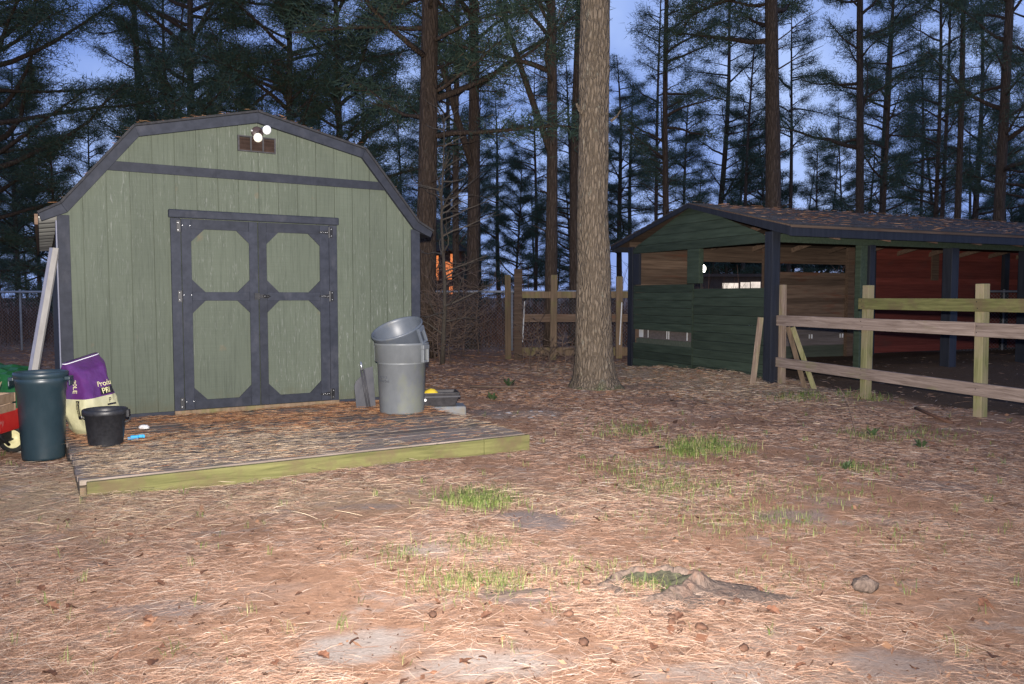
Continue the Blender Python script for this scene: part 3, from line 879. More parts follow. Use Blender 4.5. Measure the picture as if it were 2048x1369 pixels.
# scoop leaning beside the can
sc_ = thing('plastic_scoop', 'grey plastic shovel blade with a dark silver-tipped stub standing beside the grey trash can', 'scoop', W2(1.84, -0.50, 0.142), SH + R(4))
sc_.scale = (0.8, 0.8, 0.88)
poly = [(-0.115, 0.0), (0.16, 0.0), (0.16, 0.50), (0.03, 0.475), (0.0, 0.40), (-0.10, 0.33), (-0.125, 0.27)]
s = MB().prism(poly, -0.01, 0.008).build('blade', 'scoop', sc_, bevel=0.004)
s.rotation_euler = (R(-9), 0, 0)
for x in (-0.005, 0.032):
    s2 = MB().tube([(x + 0.03, -0.03, 0.01), (x - 0.02, 0.045, 0.46)], 0.013, 8).build('rib', 'scoop_dark', sc_, True)
MB().tube([(-0.01, 0.045, 0.46), (-0.022, 0.06, 0.56)], [0.02, 0.011], 10).build('handle_stub', 'steel', sc_, True)

# black tray with yellow thing on a pale block
tr = thing('tool_tray', 'dark plastic tool tray lying behind the grey trash cans', 'tray', W2(2.62, -0.62, 0.15), SH - R(20))
t = MB()
a, b2, h = (0.20, 0.13), (0.25, 0.17), 0.15
vs = [(-a[0], -a[1], 0), (a[0], -a[1], 0), (a[0], a[1], 0), (-a[0], a[1], 0), (-b2[0], -b2[1], h), (b2[0], -b2[1], h), (b2[0], b2[1], h), (-b2[0], b2[1], h)]
k2 = 0.92
vs += [(x * k2, y * k2, z) for x, y, z in vs[4:]] + [(x * k2, y * k2, 0.02) for x, y, z in vs[:4]]
fs = [(3, 2, 1, 0), (0, 1, 5, 4), (1, 2, 6, 5), (2, 3, 7, 6), (3, 0, 4, 7), (4, 5, 9, 8), (5, 6, 10, 9), (6, 7, 11, 10), (7, 4, 8, 11),
      (8, 9, 13, 12), (9, 10, 14, 13), (10, 11, 15, 14), (11, 8, 12, 15), (12, 13, 14, 15)]
t.add(vs, fs)
t.build('basin', 'tray', tr, bevel=0.006)
MB().box(-0.254, 0.254, -0.174, 0.174, 0.098, 0.118).build('band', 'scoop_dark', tr, bevel=0.004)
MB().lathe([(0, 0.004), (0.014, 0.003), (0.016, 0)], 14, mat=Matrix.Translation((-0.13, -0.168, 0.075)) @ Matrix.Rotation(R(90), 4, 'X')).build('button', 'white_plastic', tr)
yb = MB(); yb.lathe([(0.0, 0.0), (0.075, 0.0), (0.085, 0.03), (0.07, 0.075), (0.04, 0.10), (0.0, 0.105)], 20)
yo = yb.build('yellow_scoop', 'yellow', None, True); yo.location = W2(2.55, -0.66, 0.22); yo.rotation_euler = (R(20), R(-25), 0); yo.scale = (1.1, 0.9, 1.0)
tag(yo, 'rounded yellow plastic scoop lying in the dark tool tray', 'scoop')
pb = MB(); pb.box(-0.27, 0.27, -0.15, 0.15, -0.02, 0.13)
po = pb.build('paving_block', 'pale_block', None, bevel=0.02); po.location = W2(2.68, -0.62, 0.0); po.rotation_euler = (0, 0, SH - R(22))
tag(po, 'pale blue-grey block lying under the dark tool tray', 'block')
tr.location.z = 0.135

# ------------------------------------------------------------------ left corner clutter
tb = thing('trash_barrel', 'tall dark teal plastic trash barrel at the left of the deck', 'barrel', (-3.86, 6.53, 0.0), R(15))
tb.scale = (0.80, 0.80, 1.0)
TB = [(0, 0.005), (0.18, 0.005), (0.192, 0.0), (0.196, 0.02), (0.222, 0.56), (0.230, 0.565), (0.233, 0.62), (0.240, 0.625), (0.242, 0.66), (0.236, 0.665),
      (0.244, 0.67), (0.252, 0.69), (0.250, 0.712), (0.236, 0.716), (0.226, 0.70), (0.214, 0.55), (0.185, 0.03), (0, 0.03)]
MB().lathe(TB, 56).build('body', 'teal_can', tb, True)
for a in (R(178), R(-2)):
    mt = Matrix.Rotation(a, 4, 'Z')
    hh = MB(); hh.box(0.235, 0.285, -0.07, 0.07, 0.645, 0.675, mt); hh.box(0.272, 0.287, -0.069, 0.069, 0.60, 0.646, mt); hh.build('handle', 'teal_can', tb, bevel=0.006)

# leaning board standing in the barrel
pl = thing('leaning_board', 'pale painted board leaning on the shed corner behind the teal barrel', 'board', (-4.20, 6.75, 0.0))
p0, p1 = Vector((-4.20, 6.75, 0.0)), Vector((-4.225, 7.42, 1.77))
d = (p1 - p0).normalized()
sx = Vector((0.96, 0.22, 0)); sx = (sx - d * sx.dot(d)).normalized(); sy = d.cross(sx)
Lb = (p1 - p0).length
mt = Matrix((sx, sy, d)).transposed().to_4x4(); mt.translation = p0 - Vector(pl.location)
MB().box(-0.006, 0.042, -0.02, 0.02, 0, Lb, mt).build('face', 'plank_white', pl, bevel=0.002)
MB().box(-0.034, -0.0065, -0.019, 0.025, 0, Lb, mt).build('edge_strip', 'plank_blue', pl, bevel=0.002)

# feed bag
bag = thing('feed_bag', 'purple and cream printed feed bag leaning on the shed wall', 'bag', W2(-0.72, -0.72, 0.145), SH)
bag.scale = (0.86, 0.86, 0.98)
nz, na = 70, 110
vs, fs, mi = [], [], []
Hb = 0.66


def bag_pt(a, t, grow=0.0):
    """angle a round the bag, t up the bag (0..1)"""
    z = Hb * t
    hw = 0.235 - 0.045 * t - 0.02 * math.cos(t * 9)
    hd = (0.18 * (1 - t) + 0.13 * t) * (1.0 if t < 0.86 else max(0.16, 1 - ((t - 0.86) / 0.14) ** 1.4 * 0.86))
    if t < 0.08:
        k = 0.80 + 0.20 * t / 0.08; hw *= k; hd *= k
    ca, sa = math.cos(a), math.sin(a)
    e = 0.42
    x = math.copysign(abs(ca) ** e, ca) * (hw + grow); y = math.copysign(abs(sa) ** e, sa) * (hd + grow)
    cr = 0.030 * mnoise.noise(Vector((x * 9, y * 9, z * 7))) + 0.012 * mnoise.noise(Vector((x * 22, y * 22 + 5, z * 17))) * (0.4 + t)
    x *= 1 + cr * 3; y *= 1 + cr * 4
    ang = R(40)
    X = x * math.cos(ang) - y * math.sin(ang); Y = x * math.sin(ang) + y * math.cos(ang)
    Y += 0.20 * t * t * 1.0
    X += -0.055 * t - 0.05 * t * t
    z += 0.035 * (x / 0.2) * (1 if t > 0.8 else t / 0.8) * (t)
    return Vector((X, Y, z))


for j in range(nz):
    for k in range(na):
        vs.append(bag_pt(2 * math.pi * k / na, j / (nz - 1)))
for j in range(nz - 1):
    for k in range(na):
        fs.append((j * na + k, j * na + (k + 1) % na, (j + 1) * na + (k + 1) % na, (j + 1) * na + k))
        mi.append(1 if (j + 0.5) / (nz - 1) < 0.50 else 0)
fs.append(tuple(range((nz - 1) * na, nz * na))); mi.append(0)
fs.append(tuple(range(na - 1, -1, -1))); mi.append(1)
m = MB(); m.v = [tuple(v) for v in vs]; m.f = fs; m.m = mi
m.build('sack', ['purple', 'cream_bag'], bag, True)


def bag_side(face, q, t):
    """angle round the bag of the point q metres right of a face's middle"""
    hw = 0.235 - 0.045 * t - 0.02 * math.cos(t * 9)
    hd = 0.18 * (1 - t) + 0.13 * t
    if face == 'front':
        c = max(-0.99, min(0.99, q / hw))
        return 2 * math.pi - math.acos(math.copysign(abs(c) ** (1 / 0.42), c))
    c = max(-0.99, min(0.99, q / hd))
    return math.pi + math.asin(math.copysign(abs(c) ** (1 / 0.42), c))


def on_bag(face, q0, t0, rot, lift=0.010):
    def f(c):
        x, y = (c.y, -c.x) if rot else (c.x, c.y)
        t = t0 + y / Hb
        return bag_pt(bag_side(face, q0 + x, t), t, lift + c.z)
    return f


def bag_patch(face, q_0, q_1, t_0, t_1, mat, name, lift=0.008):
    m_ = MB(); na_, nt_ = 24, 14
    vv = []
    for j in range(nt_ + 1):
        t = t_0 + (t_1 - t_0) * j / nt_
        vv += [bag_pt(bag_side(face, q_0 + (q_1 - q_0) * i / na_, t), t, lift) for i in range(na_ + 1)]
    ff = [(j * (na_ + 1) + i, j * (na_ + 1) + i + 1, (j + 1) * (na_ + 1) + i + 1, (j + 1) * (na_ + 1) + i) for j in range(nt_) for i in range(na_)]
    m_.add(vv, ff); return m_.build(name, mat, bag, True)


text_mesh('Produ', 0.062, 'bag_text', bag, None, 'lettering', on_bag('front', -0.03, 0.625, False))
text_mesh('PRI', 0.068, 'bag_text', bag, None, 'lettering', on_bag('front', -0.005, 0.53, False, 0.014))
text_mesh('20LE', 0.062, 'bag_text', bag, None, 'lettering', on_bag('left', 0.02, 0.76, True))
text_mesh('OXFEED', 0.034, 'bag_text', bag, None, 'lettering', on_bag('left', 0.058, 0.46, True, 0.014))
text_mesh('P', 0.06, 'bag_black', bag, None, 'emblem', on_bag('front', 0.06, 0.40, False))
bag_patch('front', -0.015, 0.15, 0.515, 0.605, 'bag_black', 'print_panel')
bag_patch('front', 0.03, 0.14, 0.365, 0.388, 'bag_black', 'print_panel')
bag_patch('left', 0.05, 0.09, 0.22, 0.475, 'bag_black', 'print_panel')
bag_patch('front', 0.08, 0.18, 0.16, 0.33, 'bag_green', 'print_panel')

bs_ = MB().tube([bag_pt(2 * math.pi * k / 44, 0.985, 0.004) for k in range(20, 42)], 0.004, 6); bs_.build('folded_seam', 'white_plastic', bag, True)
# black bucket
bk = thing('rubber_bucket', 'round black plastic bucket standing in front of the feed bag', 'bucket', W2(-0.70, -1.44, 0.143))
bk.scale = (0.87, 0.87, 0.95)
BK = [(0, 0.006), (0.13, 0.006), (0.140, 0.0), (0.144, 0.012), (0.172, 0.262), (0.188, 0.265), (0.192, 0.275), (0.192, 0.302), (0.184, 0.310), (0.170, 0.306), (0.164, 0.28), (0.136, 0.02), (0, 0.018)]
MB().lathe(BK, 48).build('body', 'bucket', bk, True)
hb = MB()
aa = [math.radians(x) for x in range(-12, 50, 6)]
hb.tube([(0.192 + 0.012 * math.sin(i * 1.9), 0, 0) for i in range(2)], 0.001, 4)
hb2 = MB().box(0.186, 0.212, -0.03, 0.03, 0.235, 0.30, Matrix.Rotation(R(8), 4, 'Z')); hb2.build('lug', 'bucket', bk, bevel=0.006)
MB().tube([(0.205 * math.cos(R(8 + t)), 0.205 * math.sin(R(8 + t)), 0.25 - 0.10 * math.sin(R(t * 0.98))) for t in range(0, 181, 12)], 0.005, 6).build('bail_handle', 'steel', bk, True)

bt = MB(); bt.box(-0.075, 0.02, -0.025, 0.025, 0, 0.045); bt.box(0.0205, 0.09, -0.018, 0.018, 0.018, 0.05); bt.box(0.07, 0.10, -0.03, -0.0185, 0.015, 0.048); bt.box(-0.11, -0.0755, -0.012, 0.012, 0.0, 0.03)
bo = bt.build('plastic_toy', 'blue_plastic', None, bevel=0.005); bo.scale = (0.62, 0.62, 0.75); bo.location = W2(-0.46, -1.30, 0.146); bo.rotation_euler = (0, 0, SH - R(10))
tag(bo, 'small bright blue plastic piece on the deck right of the black bucket', 'toy')
ws = MB(); ws.lathe([(0.0, 0.0), (0.06, 0.0), (0.065, 0.02), (0.035, 0.045), (0.0, 0.05)], 14)
wv_ = [(x + 0.012 * mnoise.noise(Vector((x * 40, y * 40, z * 40))), y + 0.012 * mnoise.noise(Vector((x * 40 + 9, y * 40, z * 40))), z) for x, y, z in ws.v]
ws.v = wv_
wo = ws.build('crumpled_scrap', 'scrap', None); wo.location = W2(-0.34, -0.75, 0.148); wo.scale = (0.75, 0.5, 0.7)
tag(wo, 'crumpled white scrap lying by the shed sill behind the black bucket', 'litter')

# red wagon reaching in from the left edge
wg = thing('red_wagon', 'red wagon with a cream-hubbed black wheel at the left edge', 'wagon', (-4.40, 6.46, gz(-4.40, 6.46).item()), R(6))
t = MB()
bx0, bx1, by0, by1, bz0, bz1 = -0.75, 0.29, -0.20, 0.22, 0.22, 0.38
t.box(bx0, bx1, by0, by1, bz0, bz0 + 0.01); t.box(bx0, bx1, by0, by0 + 0.012, bz0 + 0.0101, bz1); t.box(bx0, bx1, by1 - 0.012, by1, bz0 + 0.0101, bz1)
t.box(bx1 - 0.012, bx1 - 0.0001, by0 + 0.0121, by1 - 0.0121, bz0 + 0.0101, bz1); t.box(bx0, bx0 + 0.012, by0 + 0.0121, by1 - 0.0121, bz0 + 0.0101, bz1)
t.build('tray', 'wagon_red', wg, bevel=0.006)
for wx in (0.20, -0.62):
    for wy in (-0.25, 0.25):
        mt = Matrix.Translation((wx, wy, 0.118)) @ Matrix.Rotation(R(90), 4, 'X')
        w = MB(); w.lathe([(0.078, -0.028), (0.105, -0.030), (0.118, -0.02), (0.12, 0.0), (0.118, 0.02), (0.105, 0.030), (0.078, 0.028)], 36, mat=mt)
        wo = w.build('wheel', 'rubber', wg, True)
        h = MB(); h.lathe([(0.0, 0.012), (0.02, 0.03), (0.026, 0.018), (0.06, 0.014), (0.075, 0.026), (0.08, 0.022), (0.08, -0.022), (0.075, -0.026), (0.06, -0.014), (0, -0.012)], 36, mat=mt)
        h.build('hub', 'wheel_cream', wo, True)
    MB().tube([(wx, -0.24, 0.118), (wx, 0.24, 0.118)], 0.011, 8).build('axle', 'black_iron', wg)
    MB().box(wx - 0.03, wx + 0.03, -0.16, 0.16, 0.122, 0.22).build('bolster', 'black_iron', wg)
MB().tube([(0.31, -0.05, 0.12), (0.29, -0.14, 0.20), (0.21, -0.22, 0.42), (0.15, -0.225, 0.52), (0.05, -0.225, 0.60)], 0.012, 10).build('pull_handle', 'black_iron', wg, True)

cr = thing('wooden_crate', 'raw slatted wooden crate riding in the red wagon', 'crate', (-4.46, 6.48, 0.26), R(6))
for z in (0.10, 0.19):
    for y in (-0.165, 0.165):
        MB().box(-0.55, 0.31, y - 0.009, y + 0.009, z, z + 0.075).build('slat', 'crate', cr, bevel=0.003)
    MB().box(0.29, 0.308, -0.154, 0.154, z, z + 0.075).build('slat', 'crate', cr, bevel=0.003)
for y in (-0.14, 0.14):
    MB().box(0.25, 0.289, y - 0.014, y + 0.014, -0.02, 0.265).build('corner_post', 'crate', cr)
    MB().box(-0.54, -0.50, y - 0.014, y + 0.014, -0.02, 0.265).build('corner_post', 'crate', cr)

# bunch of dry straw in the crate
bs = MB()
for k in range(26):
    a_ = random.uniform(0, 6.28); r_ = random.uniform(0.0, 0.06)
    bs.tube([(0, 0, 0), (r_ * math.cos(a_), r_ * math.sin(a_), 0.15), (r_ * 2 * math.cos(a_), r_ * 2 * math.sin(a_), 0.21 + random.uniform(0, 0.06))], 0.003, 3)
bso = bs.build('straw_bunch', 'straw_tan', None); bso.location = (-4.20, 6.46, 0.42)
tag(bso, 'dry tan straw bunch sticking up out of the wagon crate', 'straw')

# green tarp heap behind the barrel
tv, tf = [], []
n1, n2 = 26, 18
for j in range(n2):
    for i in range(n1):
        x = -0.85 + 1.7 * i / (n1 - 1); y = -0.45 + 0.9 * j / (n2 - 1)
        e = max(0.0, 1 - (x / 0.85) ** 2) * max(0.0, 1 - (y / 0.45) ** 2)
        z = 0.62 * e ** 0.5 + 0.13 * (mnoise.noise(Vector((x * 3.2, y * 4, 1.3)))) * e ** 0.3 + 0.25 * max(0, 0.4 - abs(x + 0.25)) * e - 0.25 * max(0, 0.25 - abs(x - 0.35)) * e
        z += 0.04 * mnoise.noise(Vector((x * 9, y * 9, 4))) * e ** 0.3
        tv.append((x, y, max(z, 0.0)))
for j in range(n2 - 1):
    for i in range(n1 - 1):
        tf.append((j * n1 + i, j * n1 + i + 1, (j + 1) * n1 + i + 1, (j + 1) * n1 + i))
tm = MB(); tm.add(tv, tf)
to = tm.build('green_tarp', 'green_tarp', None); to.location = (-5.35, 8.25, 0.0); to.rotation_euler = (0, 0, R(15))
sm = to.modifiers.new('thick', 'SOLIDIFY'); sm.thickness = 0.01
tag(to, 'heap of crumpled green plastic tarp behind the teal barrel', 'tarp')

# ------------------------------------------------------------------ run-in barn on the right
barn = thing('horse_shelter', 'dark green open-sided stable with navy posts and low shingled roof', 'stable', (3.84, 11.85, 0), B_ANG)
LB, DB = 12.2, 3.80


def barn_x(y0, y1, x0, x1, z0, z1, name, mat, bevel=0.004, par=None):
    return MB().box(x0, x1, y0, y1, z0, z1).build(name, mat, par or barn, bevel=bevel)


# gable end: x = 0 plane, boards run along y
def gboards(y0, y1, z0, z1, n, mat='barn_green', clip=None):
    h = (z1 - z0) / n
    for i in range(n):
        a, b_ = z0 + i * h, z0 + (i + 1) * h - 0.005
        dx = random.uniform(-0.006, 0.006)
        MB().box(dx, 0.025 + dx, y0, y1, a, b_).build('board', mat, barn, bevel=0.003)


gboards(1.87, 3.68, 0.71, 1.54, 6)
gboards(1.87, 3.68, 0.02, 0.46, 3)
gboards(0.12, 1.865, 0.02, 1.46, 10)
# gable triangle boards
ridge_y, z_b, z_r = 1.89, 2.13, 2.86
for i in range(5):
    za = z_b + 0.145 * i; zb_ = min(za + 0.140, z_r - 0.03)
    def yl(z):   # half width at height z
        return 1.98 * (z_r - z) / (z_r - 2.16) if z > 2.16 else 1.98
    y0a, y1a = ridge_y - min(yl(za), 1.9), ridge_y + min(yl(za), 1.9)
    y0b, y1b = ridge_y - min(yl(zb_), 1.9), ridge_y + min(yl(zb_), 1.9)
    dx = random.uniform(-0.004, 0.004) - 0.012
    vs = [(dx, y0a, za), (dx, y1a, za), (dx, y1b, zb_), (dx, y0b, zb_)]
    vs += [(x + 0.022, y, z) for x, y, z in vs]
    MB().add(vs, [(3, 2, 1, 0), (4, 5, 6, 7), (0, 1, 5, 4), (1, 2, 6, 5), (2, 3, 7, 6), (3, 0, 4, 7)]).build('gable_board', 'barn_green', barn)
# frame of the gable end
MB().box(-0.03, 0.05, 3.68, 3.83, -0.1, 2.26).build('corner_post', 'barn_navy', barn, bevel=0.004)
MB().box(-0.02, 0.03, 3.47, 3.675, 1.545, 2.125).build('window_jamb', 'barn_navy', barn, bevel=0.004)
MB().box(-0.014, 0.08, 1.70, 2.02, 1.545, 2.125).build('window_post', 'barn_green', barn, bevel=0.004)
MB().box(-0.02, -0.007, 1.855, 1.875, 0.02, 1.53).build('batten', 'barn_green', barn)
# posts of the open long side
for x, w in ((0.0, 0.078), (1.99, 0.06), (3.87, 0.088), (5.9, 0.11), (7.9, 0.11), (9.9, 0.11), (11.9, 0.11)):
    MB().box(x - w, x + w, -w, w, -0.1, 2.135 if x > 0.1 else 2.28).build('front_post', 'barn_navy', barn, bevel=0.006)
MB().box(1.775, 1.92, -0.02, 0.09, -0.05, 2.13).build('door_jamb', 'barn_green', barn, bevel=0.004)
MB().box(0.15, 0.22, 0.10, 0.17, 0.0, 2.12).build('inner_post', 'post', barn, bevel=0.004)
MB().box(0.108, LB, -0.055, -0.01, 2.125, 2.25).build('front_beam', 'barn_green', barn, bevel=0.004)
MB().box(0.03, 0.09, 0.11, 3.7, 2.135, 2.26).build('tie_beam', 'barn_brown', barn, bevel=0.004)
# rafters
for k in range(11):
    x = 0.9 + k * 1.05
    for sgn, ye in ((-1, -0.40), (1, 4.2)):
        p0, p1 = Vector((x, ridge_y, z_r - 0.06)), Vector((x, ye, 2.25))
        dd = p1 - p0
        vs = []
        for dx in (-0.02, 0.02):
            vs += [(x + dx, p0.y, p0.z), (x + dx, p1.y, p1.z), (x + dx, p1.y, p1.z - 0.09), (x + dx, p0.y, p0.z - 0.12)]
        MB().add(vs, [(0, 1, 2, 3), (7, 6, 5, 4), (0, 4, 5, 1), (1, 5, 6, 2), (2, 6, 7, 3), (3, 7, 4, 0)]).build('rafter', 'barn_brown', barn)
# back wall: boards along x at y = DB
def bboards(x0, x1, z0, z1, n, mat):
    h = (z1 - z0) / n
    for i in range(n):
        dy = 0.010 * (i % 2) + random.uniform(0, 0.006)
        MB().box(x0, x1, DB + dy, DB + 0.022 + dy, z0 + i * h, z0 + (i + 1) * h + 0.004 * (1 if i < n - 1 else 0)).build('back_board', mat, barn)


bboards(0.0, 1.36, 0.02, 2.02, 13, 'barn_brown')
bboards(0.0, 6.3, 2.02, 2.36, 2, 'barn_brown')
bboards(1.36, 3.32, 0.02, 0.30, 2, 'barn_dull')
bboards(1.36, 3.32, 0.30, 0.74, 3, 'barn_grey')
bboards(1.36, 3.32, 0.74, 1.40, 4, 'barn_brown')
bboards(3.32, 6.3, 0.74, 1.84, 8, 'barn_brown')
bboards(3.32, 6.3, 0.27, 0.74, 3, 'barn_grey')
bboards(3.32, 6.3, -0.05, 0.27, 2, 'barn_dull')
bboards(6.3, LB, 0.05, 2.45, 17, 'barn_red')
MB().box(1.33, 1.45, DB - 0.05, DB - 0.002, 0.0, 2.28).build('red_post', 'barn_red', barn)
for x, mm in ((3.3, 'barn_brown'), (5.66, 'barn_brown'), (6.32, 'barn_navy'), (10.9, 'barn_navy')):
    MB().box(x - 0.08, x + 0.10, DB - 0.09, DB - 0.002, 0.0, 2.4).build('back_post', mm, barn)
MB().box(8.3, 8.52, DB - 0.04, DB - 0.002, 1.70, 2.45).build('short_board', 'barn_brown', barn)
MB().box(LB, LB + 0.03, 0.0, DB, 0.0, 2.3).build('end_wall', 'barn_green', barn)
for x in (4.55, 5.45, 2.2, 2.9, 0.5):
    for dx in (0, 0.07):
        for z in (0.42, 0.66):
            MB().box(x + dx, x + dx + 0.022, DB - 0.02, DB - 0.001, z, z + 0.09).build('insulator', 'white_plastic', barn)
# white things seen in the slot of the gable wall
for y, w in ((3.50, 0.13), (3.33, 0.012), (2.74, 0.012), (2.68, 0.012), (2.14, 0.025)):
    MB().box(0.10, 0.11, y, y + w, 0.56, 0.70).build('white_marker', 'white_plastic', barn)
MB().box(0.06, 0.09, 1.9, 3.66, 0.44, 0.545).build('inner_board', 'barn_dull', barn)
MB().box(0.12, 0.14, 1.9, 3.66, 0.45, 0.74).build('inner_board', 'barn_grey', barn)
# roof
ex0, ex1 = -0.10, LB + 0.25
for sgn, ye, ze in ((-1, -0.46, 2.345), (1, 4.36, 2.315)):
    p0, p1 = Vector((0, ye, ze)), Vector((0, ridge_y, z_r + 0.03))
    nr = 14
    dd = (p1 - p0)
    nn = Vector((0, -dd.z, dd.y)).normalized()
    if nn.z < 0: nn = -nn
    deckm = MB()
    vs = []
    for x in (ex0 + 0.01, ex1 - 0.01):
        for p, o_ in ((p0, 0), (p1, 0), (p1, -0.035), (p0, -0.035)):
            vs.append((x, p.y, p.z + o_ - 0.002))
    deckm.add(vs, [(0, 1, 2, 3), (7, 6, 5, 4), (0, 4, 5, 1), (1, 5, 6, 2), (2, 6, 7, 3), (3, 7, 4, 0)])
    ro = deckm.build('roof_slope', 'barn_brown', barn)
    for r_ in range(nr):
        a_, b_ = r_ / nr, (r_ + 1.12) / nr
        a_p, b_p = p0 + dd * a_, p0 + dd * min(b_, 1)
        x0j, x1j = ex0 + random.uniform(-0.01, 0.005), ex1
        t0, t1 = 0.016, 0.003
        vs = []
        for x in (x0j, x1j):
            vs += [(x, a_p.y, a_p.z), (x, b_p.y, b_p.z), tuple(b_p * 1 + nn * t1 + Vector((x, 0, 0))), tuple(a_p + nn * t0 + Vector((x, 0, 0)))]
        MB().add(vs, [(0, 1, 2, 3), (7, 6, 5, 4), (0, 4, 5, 1), (1, 5, 6, 2), (2, 6, 7, 3), (3, 7, 4, 0)]).build('shingle_course', 'shingle', ro)
MB().box(ex0 + 0.02, ex1, -0.448, -0.42, 2.185, 2.325).build('eave_fascia', 'barn_navy', barn, bevel=0.004)
MB().box(ex0 + 0.02, ex1, 4.30, 4.33, 2.19, 2.30).build('eave_fascia', 'barn_navy', barn, bevel=0.004)
for ye, ze in ((-0.45, 2.325), (4.33, 2.30)):
    vs = []
    for x in (ex0 - 0.012, ex0 + 0.018):
        vs += [(x, ye, ze), (x, ridge_y, z_r + 0.02), (x, ridge_y, z_r - 0.05), (x, ye, ze - 0.13 if ye < 0 else ze - 0.08)]
    MB().add(vs, [(0, 1, 2, 3), (7, 6, 5, 4), (0, 4, 5, 1), (1, 5, 6, 2), (2, 6, 7, 3), (3, 7, 4, 0)]).build('rake_board', 'barn_navy', barn)
MB().box(0.10, 0.16, -0.135, -0.101, 0.62, 0.70).build('red_knob', 'wagon_red', barn)

# ------------------------------------------------------------------ rail fence
fence = thing('rail_fence', 'weathered wooden rail fence running from the stable post toward the right', 'fence', (3.99, 11.8, 0), math.atan2(-1.58, 0.55))
# local frame: +x along the fence toward the camera; local -y is camera-left side... compute
fd = Vector((0.55, -1.58, 0)); seg = fd.length
for i in range(4):
    t = MB(); w = 0.05 if i else 0.045
    zt = (1.50, 1.47, 1.465, 1.47)[i]
    o = t.box(-w, w, -w, w, -0.2, zt).build('post', ('post', 'mossy_up', 'mossy_up', 'mossy_up')[i], fence, bevel=0.006)
    o.location = (i * seg, 0, 0); o.rotation_euler = (R(random.uniform(-1, 1)), R(random.uniform(-1, 1)), R(random.uniform(-4, 4)))
yo_ = -0.072           # rails sit on the side facing the camera
MB().box(seg * 0.96, seg * 3.02, yo_ - 0.02, yo_ + 0.018, 1.165, 1.305).build('top_rail', 'mossy', fence, bevel=0.004)
MB().box(-0.22, seg * 1.985, yo_ - 0.02, yo_ + 0.018, 0.90, 1.05).build('middle_rail', 'rail', fence, bevel=0.004)
MB().box(seg * 1.99, seg * 3.02, yo_ - 0.021, yo_ + 0.017, 0.895, 1.045).build('middle_rail', 'rail', fence, bevel=0.004)
o = MB().box(-0.22, seg * 3.02, yo_ - 0.02, yo_ + 0.018, -0.07, 0.07).build('bottom_rail', 'rail', fence, bevel=0.004)
o.location = (0, 0, 0.36); o.rotation_euler = (0, R(0.6), 0)
for i in range(4):
    bm_ = MB()
    for z in (0.94, 1.01, 0.33, 0.40) + ((1.2, 1.27) if i else ()):
        bm_.lathe([(0.006, 0), (0.005, 0.003), (0, 0.004)], 8, mat=Matrix.Translation((i * seg + random.uniform(-0.02, 0.02), yo_ - 0.0215, z)) @ Matrix.Rotation(R(90), 4, 'X'))
    bm_.build('nail_heads', 'black_iron', fence)

# stake leaning on the stable's corner post
pA, pB = Vector((3.54, 11.72, 0.0)), Vector((3.66, 11.77, 1.02))
d = (pB - pA).normalized(); sx = Vector((0.9, -0.4, 0)); sx = (sx - d * sx.dot(d)).normalized(); sy = d.cross(sx)
mt = Matrix((sx, sy, d)).transposed().to_4x4()
o = MB().box(-0.042, 0.042, -0.012, 0.012, -0.05, (pB - pA).length, mt).build('leaning_stake', 'post', None, bevel=0.004)
o.location = pA; tag(o, 'thin brown stake leaning against the navy stable corner post', 'stake')
for (x, y, tx, mm, lab) in ((4.33, 11.40, -0.24, 'mossy_up', 'mossy green plank propped behind the first rail fence bay'), (4.22, 11.46, -0.18, 'oldpost', 'dark plank propped beside the mossy plank behind the rail fence')):
    pA, pB = Vector((x, y, 0.0)), Vector((x + tx, y + 0.25, 0.88))
    d = (pB - pA).normalized(); sx = Vector((0.9, -0.4, 0)); sx = (sx - d * sx.dot(d)).normalized(); sy = d.cross(sx)
    mt = Matrix((sx, sy, d)).transposed().to_4x4()
    o = MB().box(-0.035, 0.035, -0.016, 0.016, -0.05, (pB - pA).length, mt).build('propped_plank', mm, None, bevel=0.004)
    o.location = pA; tag(o, lab, 'plank')

# ------------------------------------------------------------------ far fences
wf = thing('wooden_fence', 'old brown post and rail fence between the shed and the stable', 'fence', (0, 17.0, 0))
def wx(px, Y): return (px - 1024) / 1600 * Y
for px, zt, w, mm, dy in ((1016, 1.78, 0.065, 'oldpost', 0), (1036, 1.90, 0.085, 'barn_brown', -0.2), (1106, 1.78, 0.07, 'oldpost', -0.09), (1238, 1.75, 0.07, 'oldpost', 0.0)):
    o = MB().box(-w, w, -w * 0.6, w * 0.6, -0.1, zt).build('post', mm, wf, bevel=0.006)
    o.location = (wx(px, 17), dy, 0); o.rotation_euler = (0, R(random.uniform(-1.5, 1.5)), R(random.uniform(-10, 10)))
for z0, z1, mm in ((1.29, 1.43, 'oldpost'), (0.78, 0.95, 'barn_brown'), (0.06, 0.24, 'oldpost')):
    MB().box(wx(1044, 17), wx(1330, 17), 0.06, 0.10, z0, z1).build('rail', mm, wf, bevel=0.004)
for px, z0, z1 in ((1047, 0.36, 1.22), (1241, 0.3, 1.2)):
    MB().tube([(wx(px, 17) - 0.02, -0.05, z0), (wx(px, 17), -0.05, (z0 + z1) / 2), (wx(px, 17) + 0.02, -0.05, z1)], 0.014, 6).build('white_strap', 'white_plastic', wf)

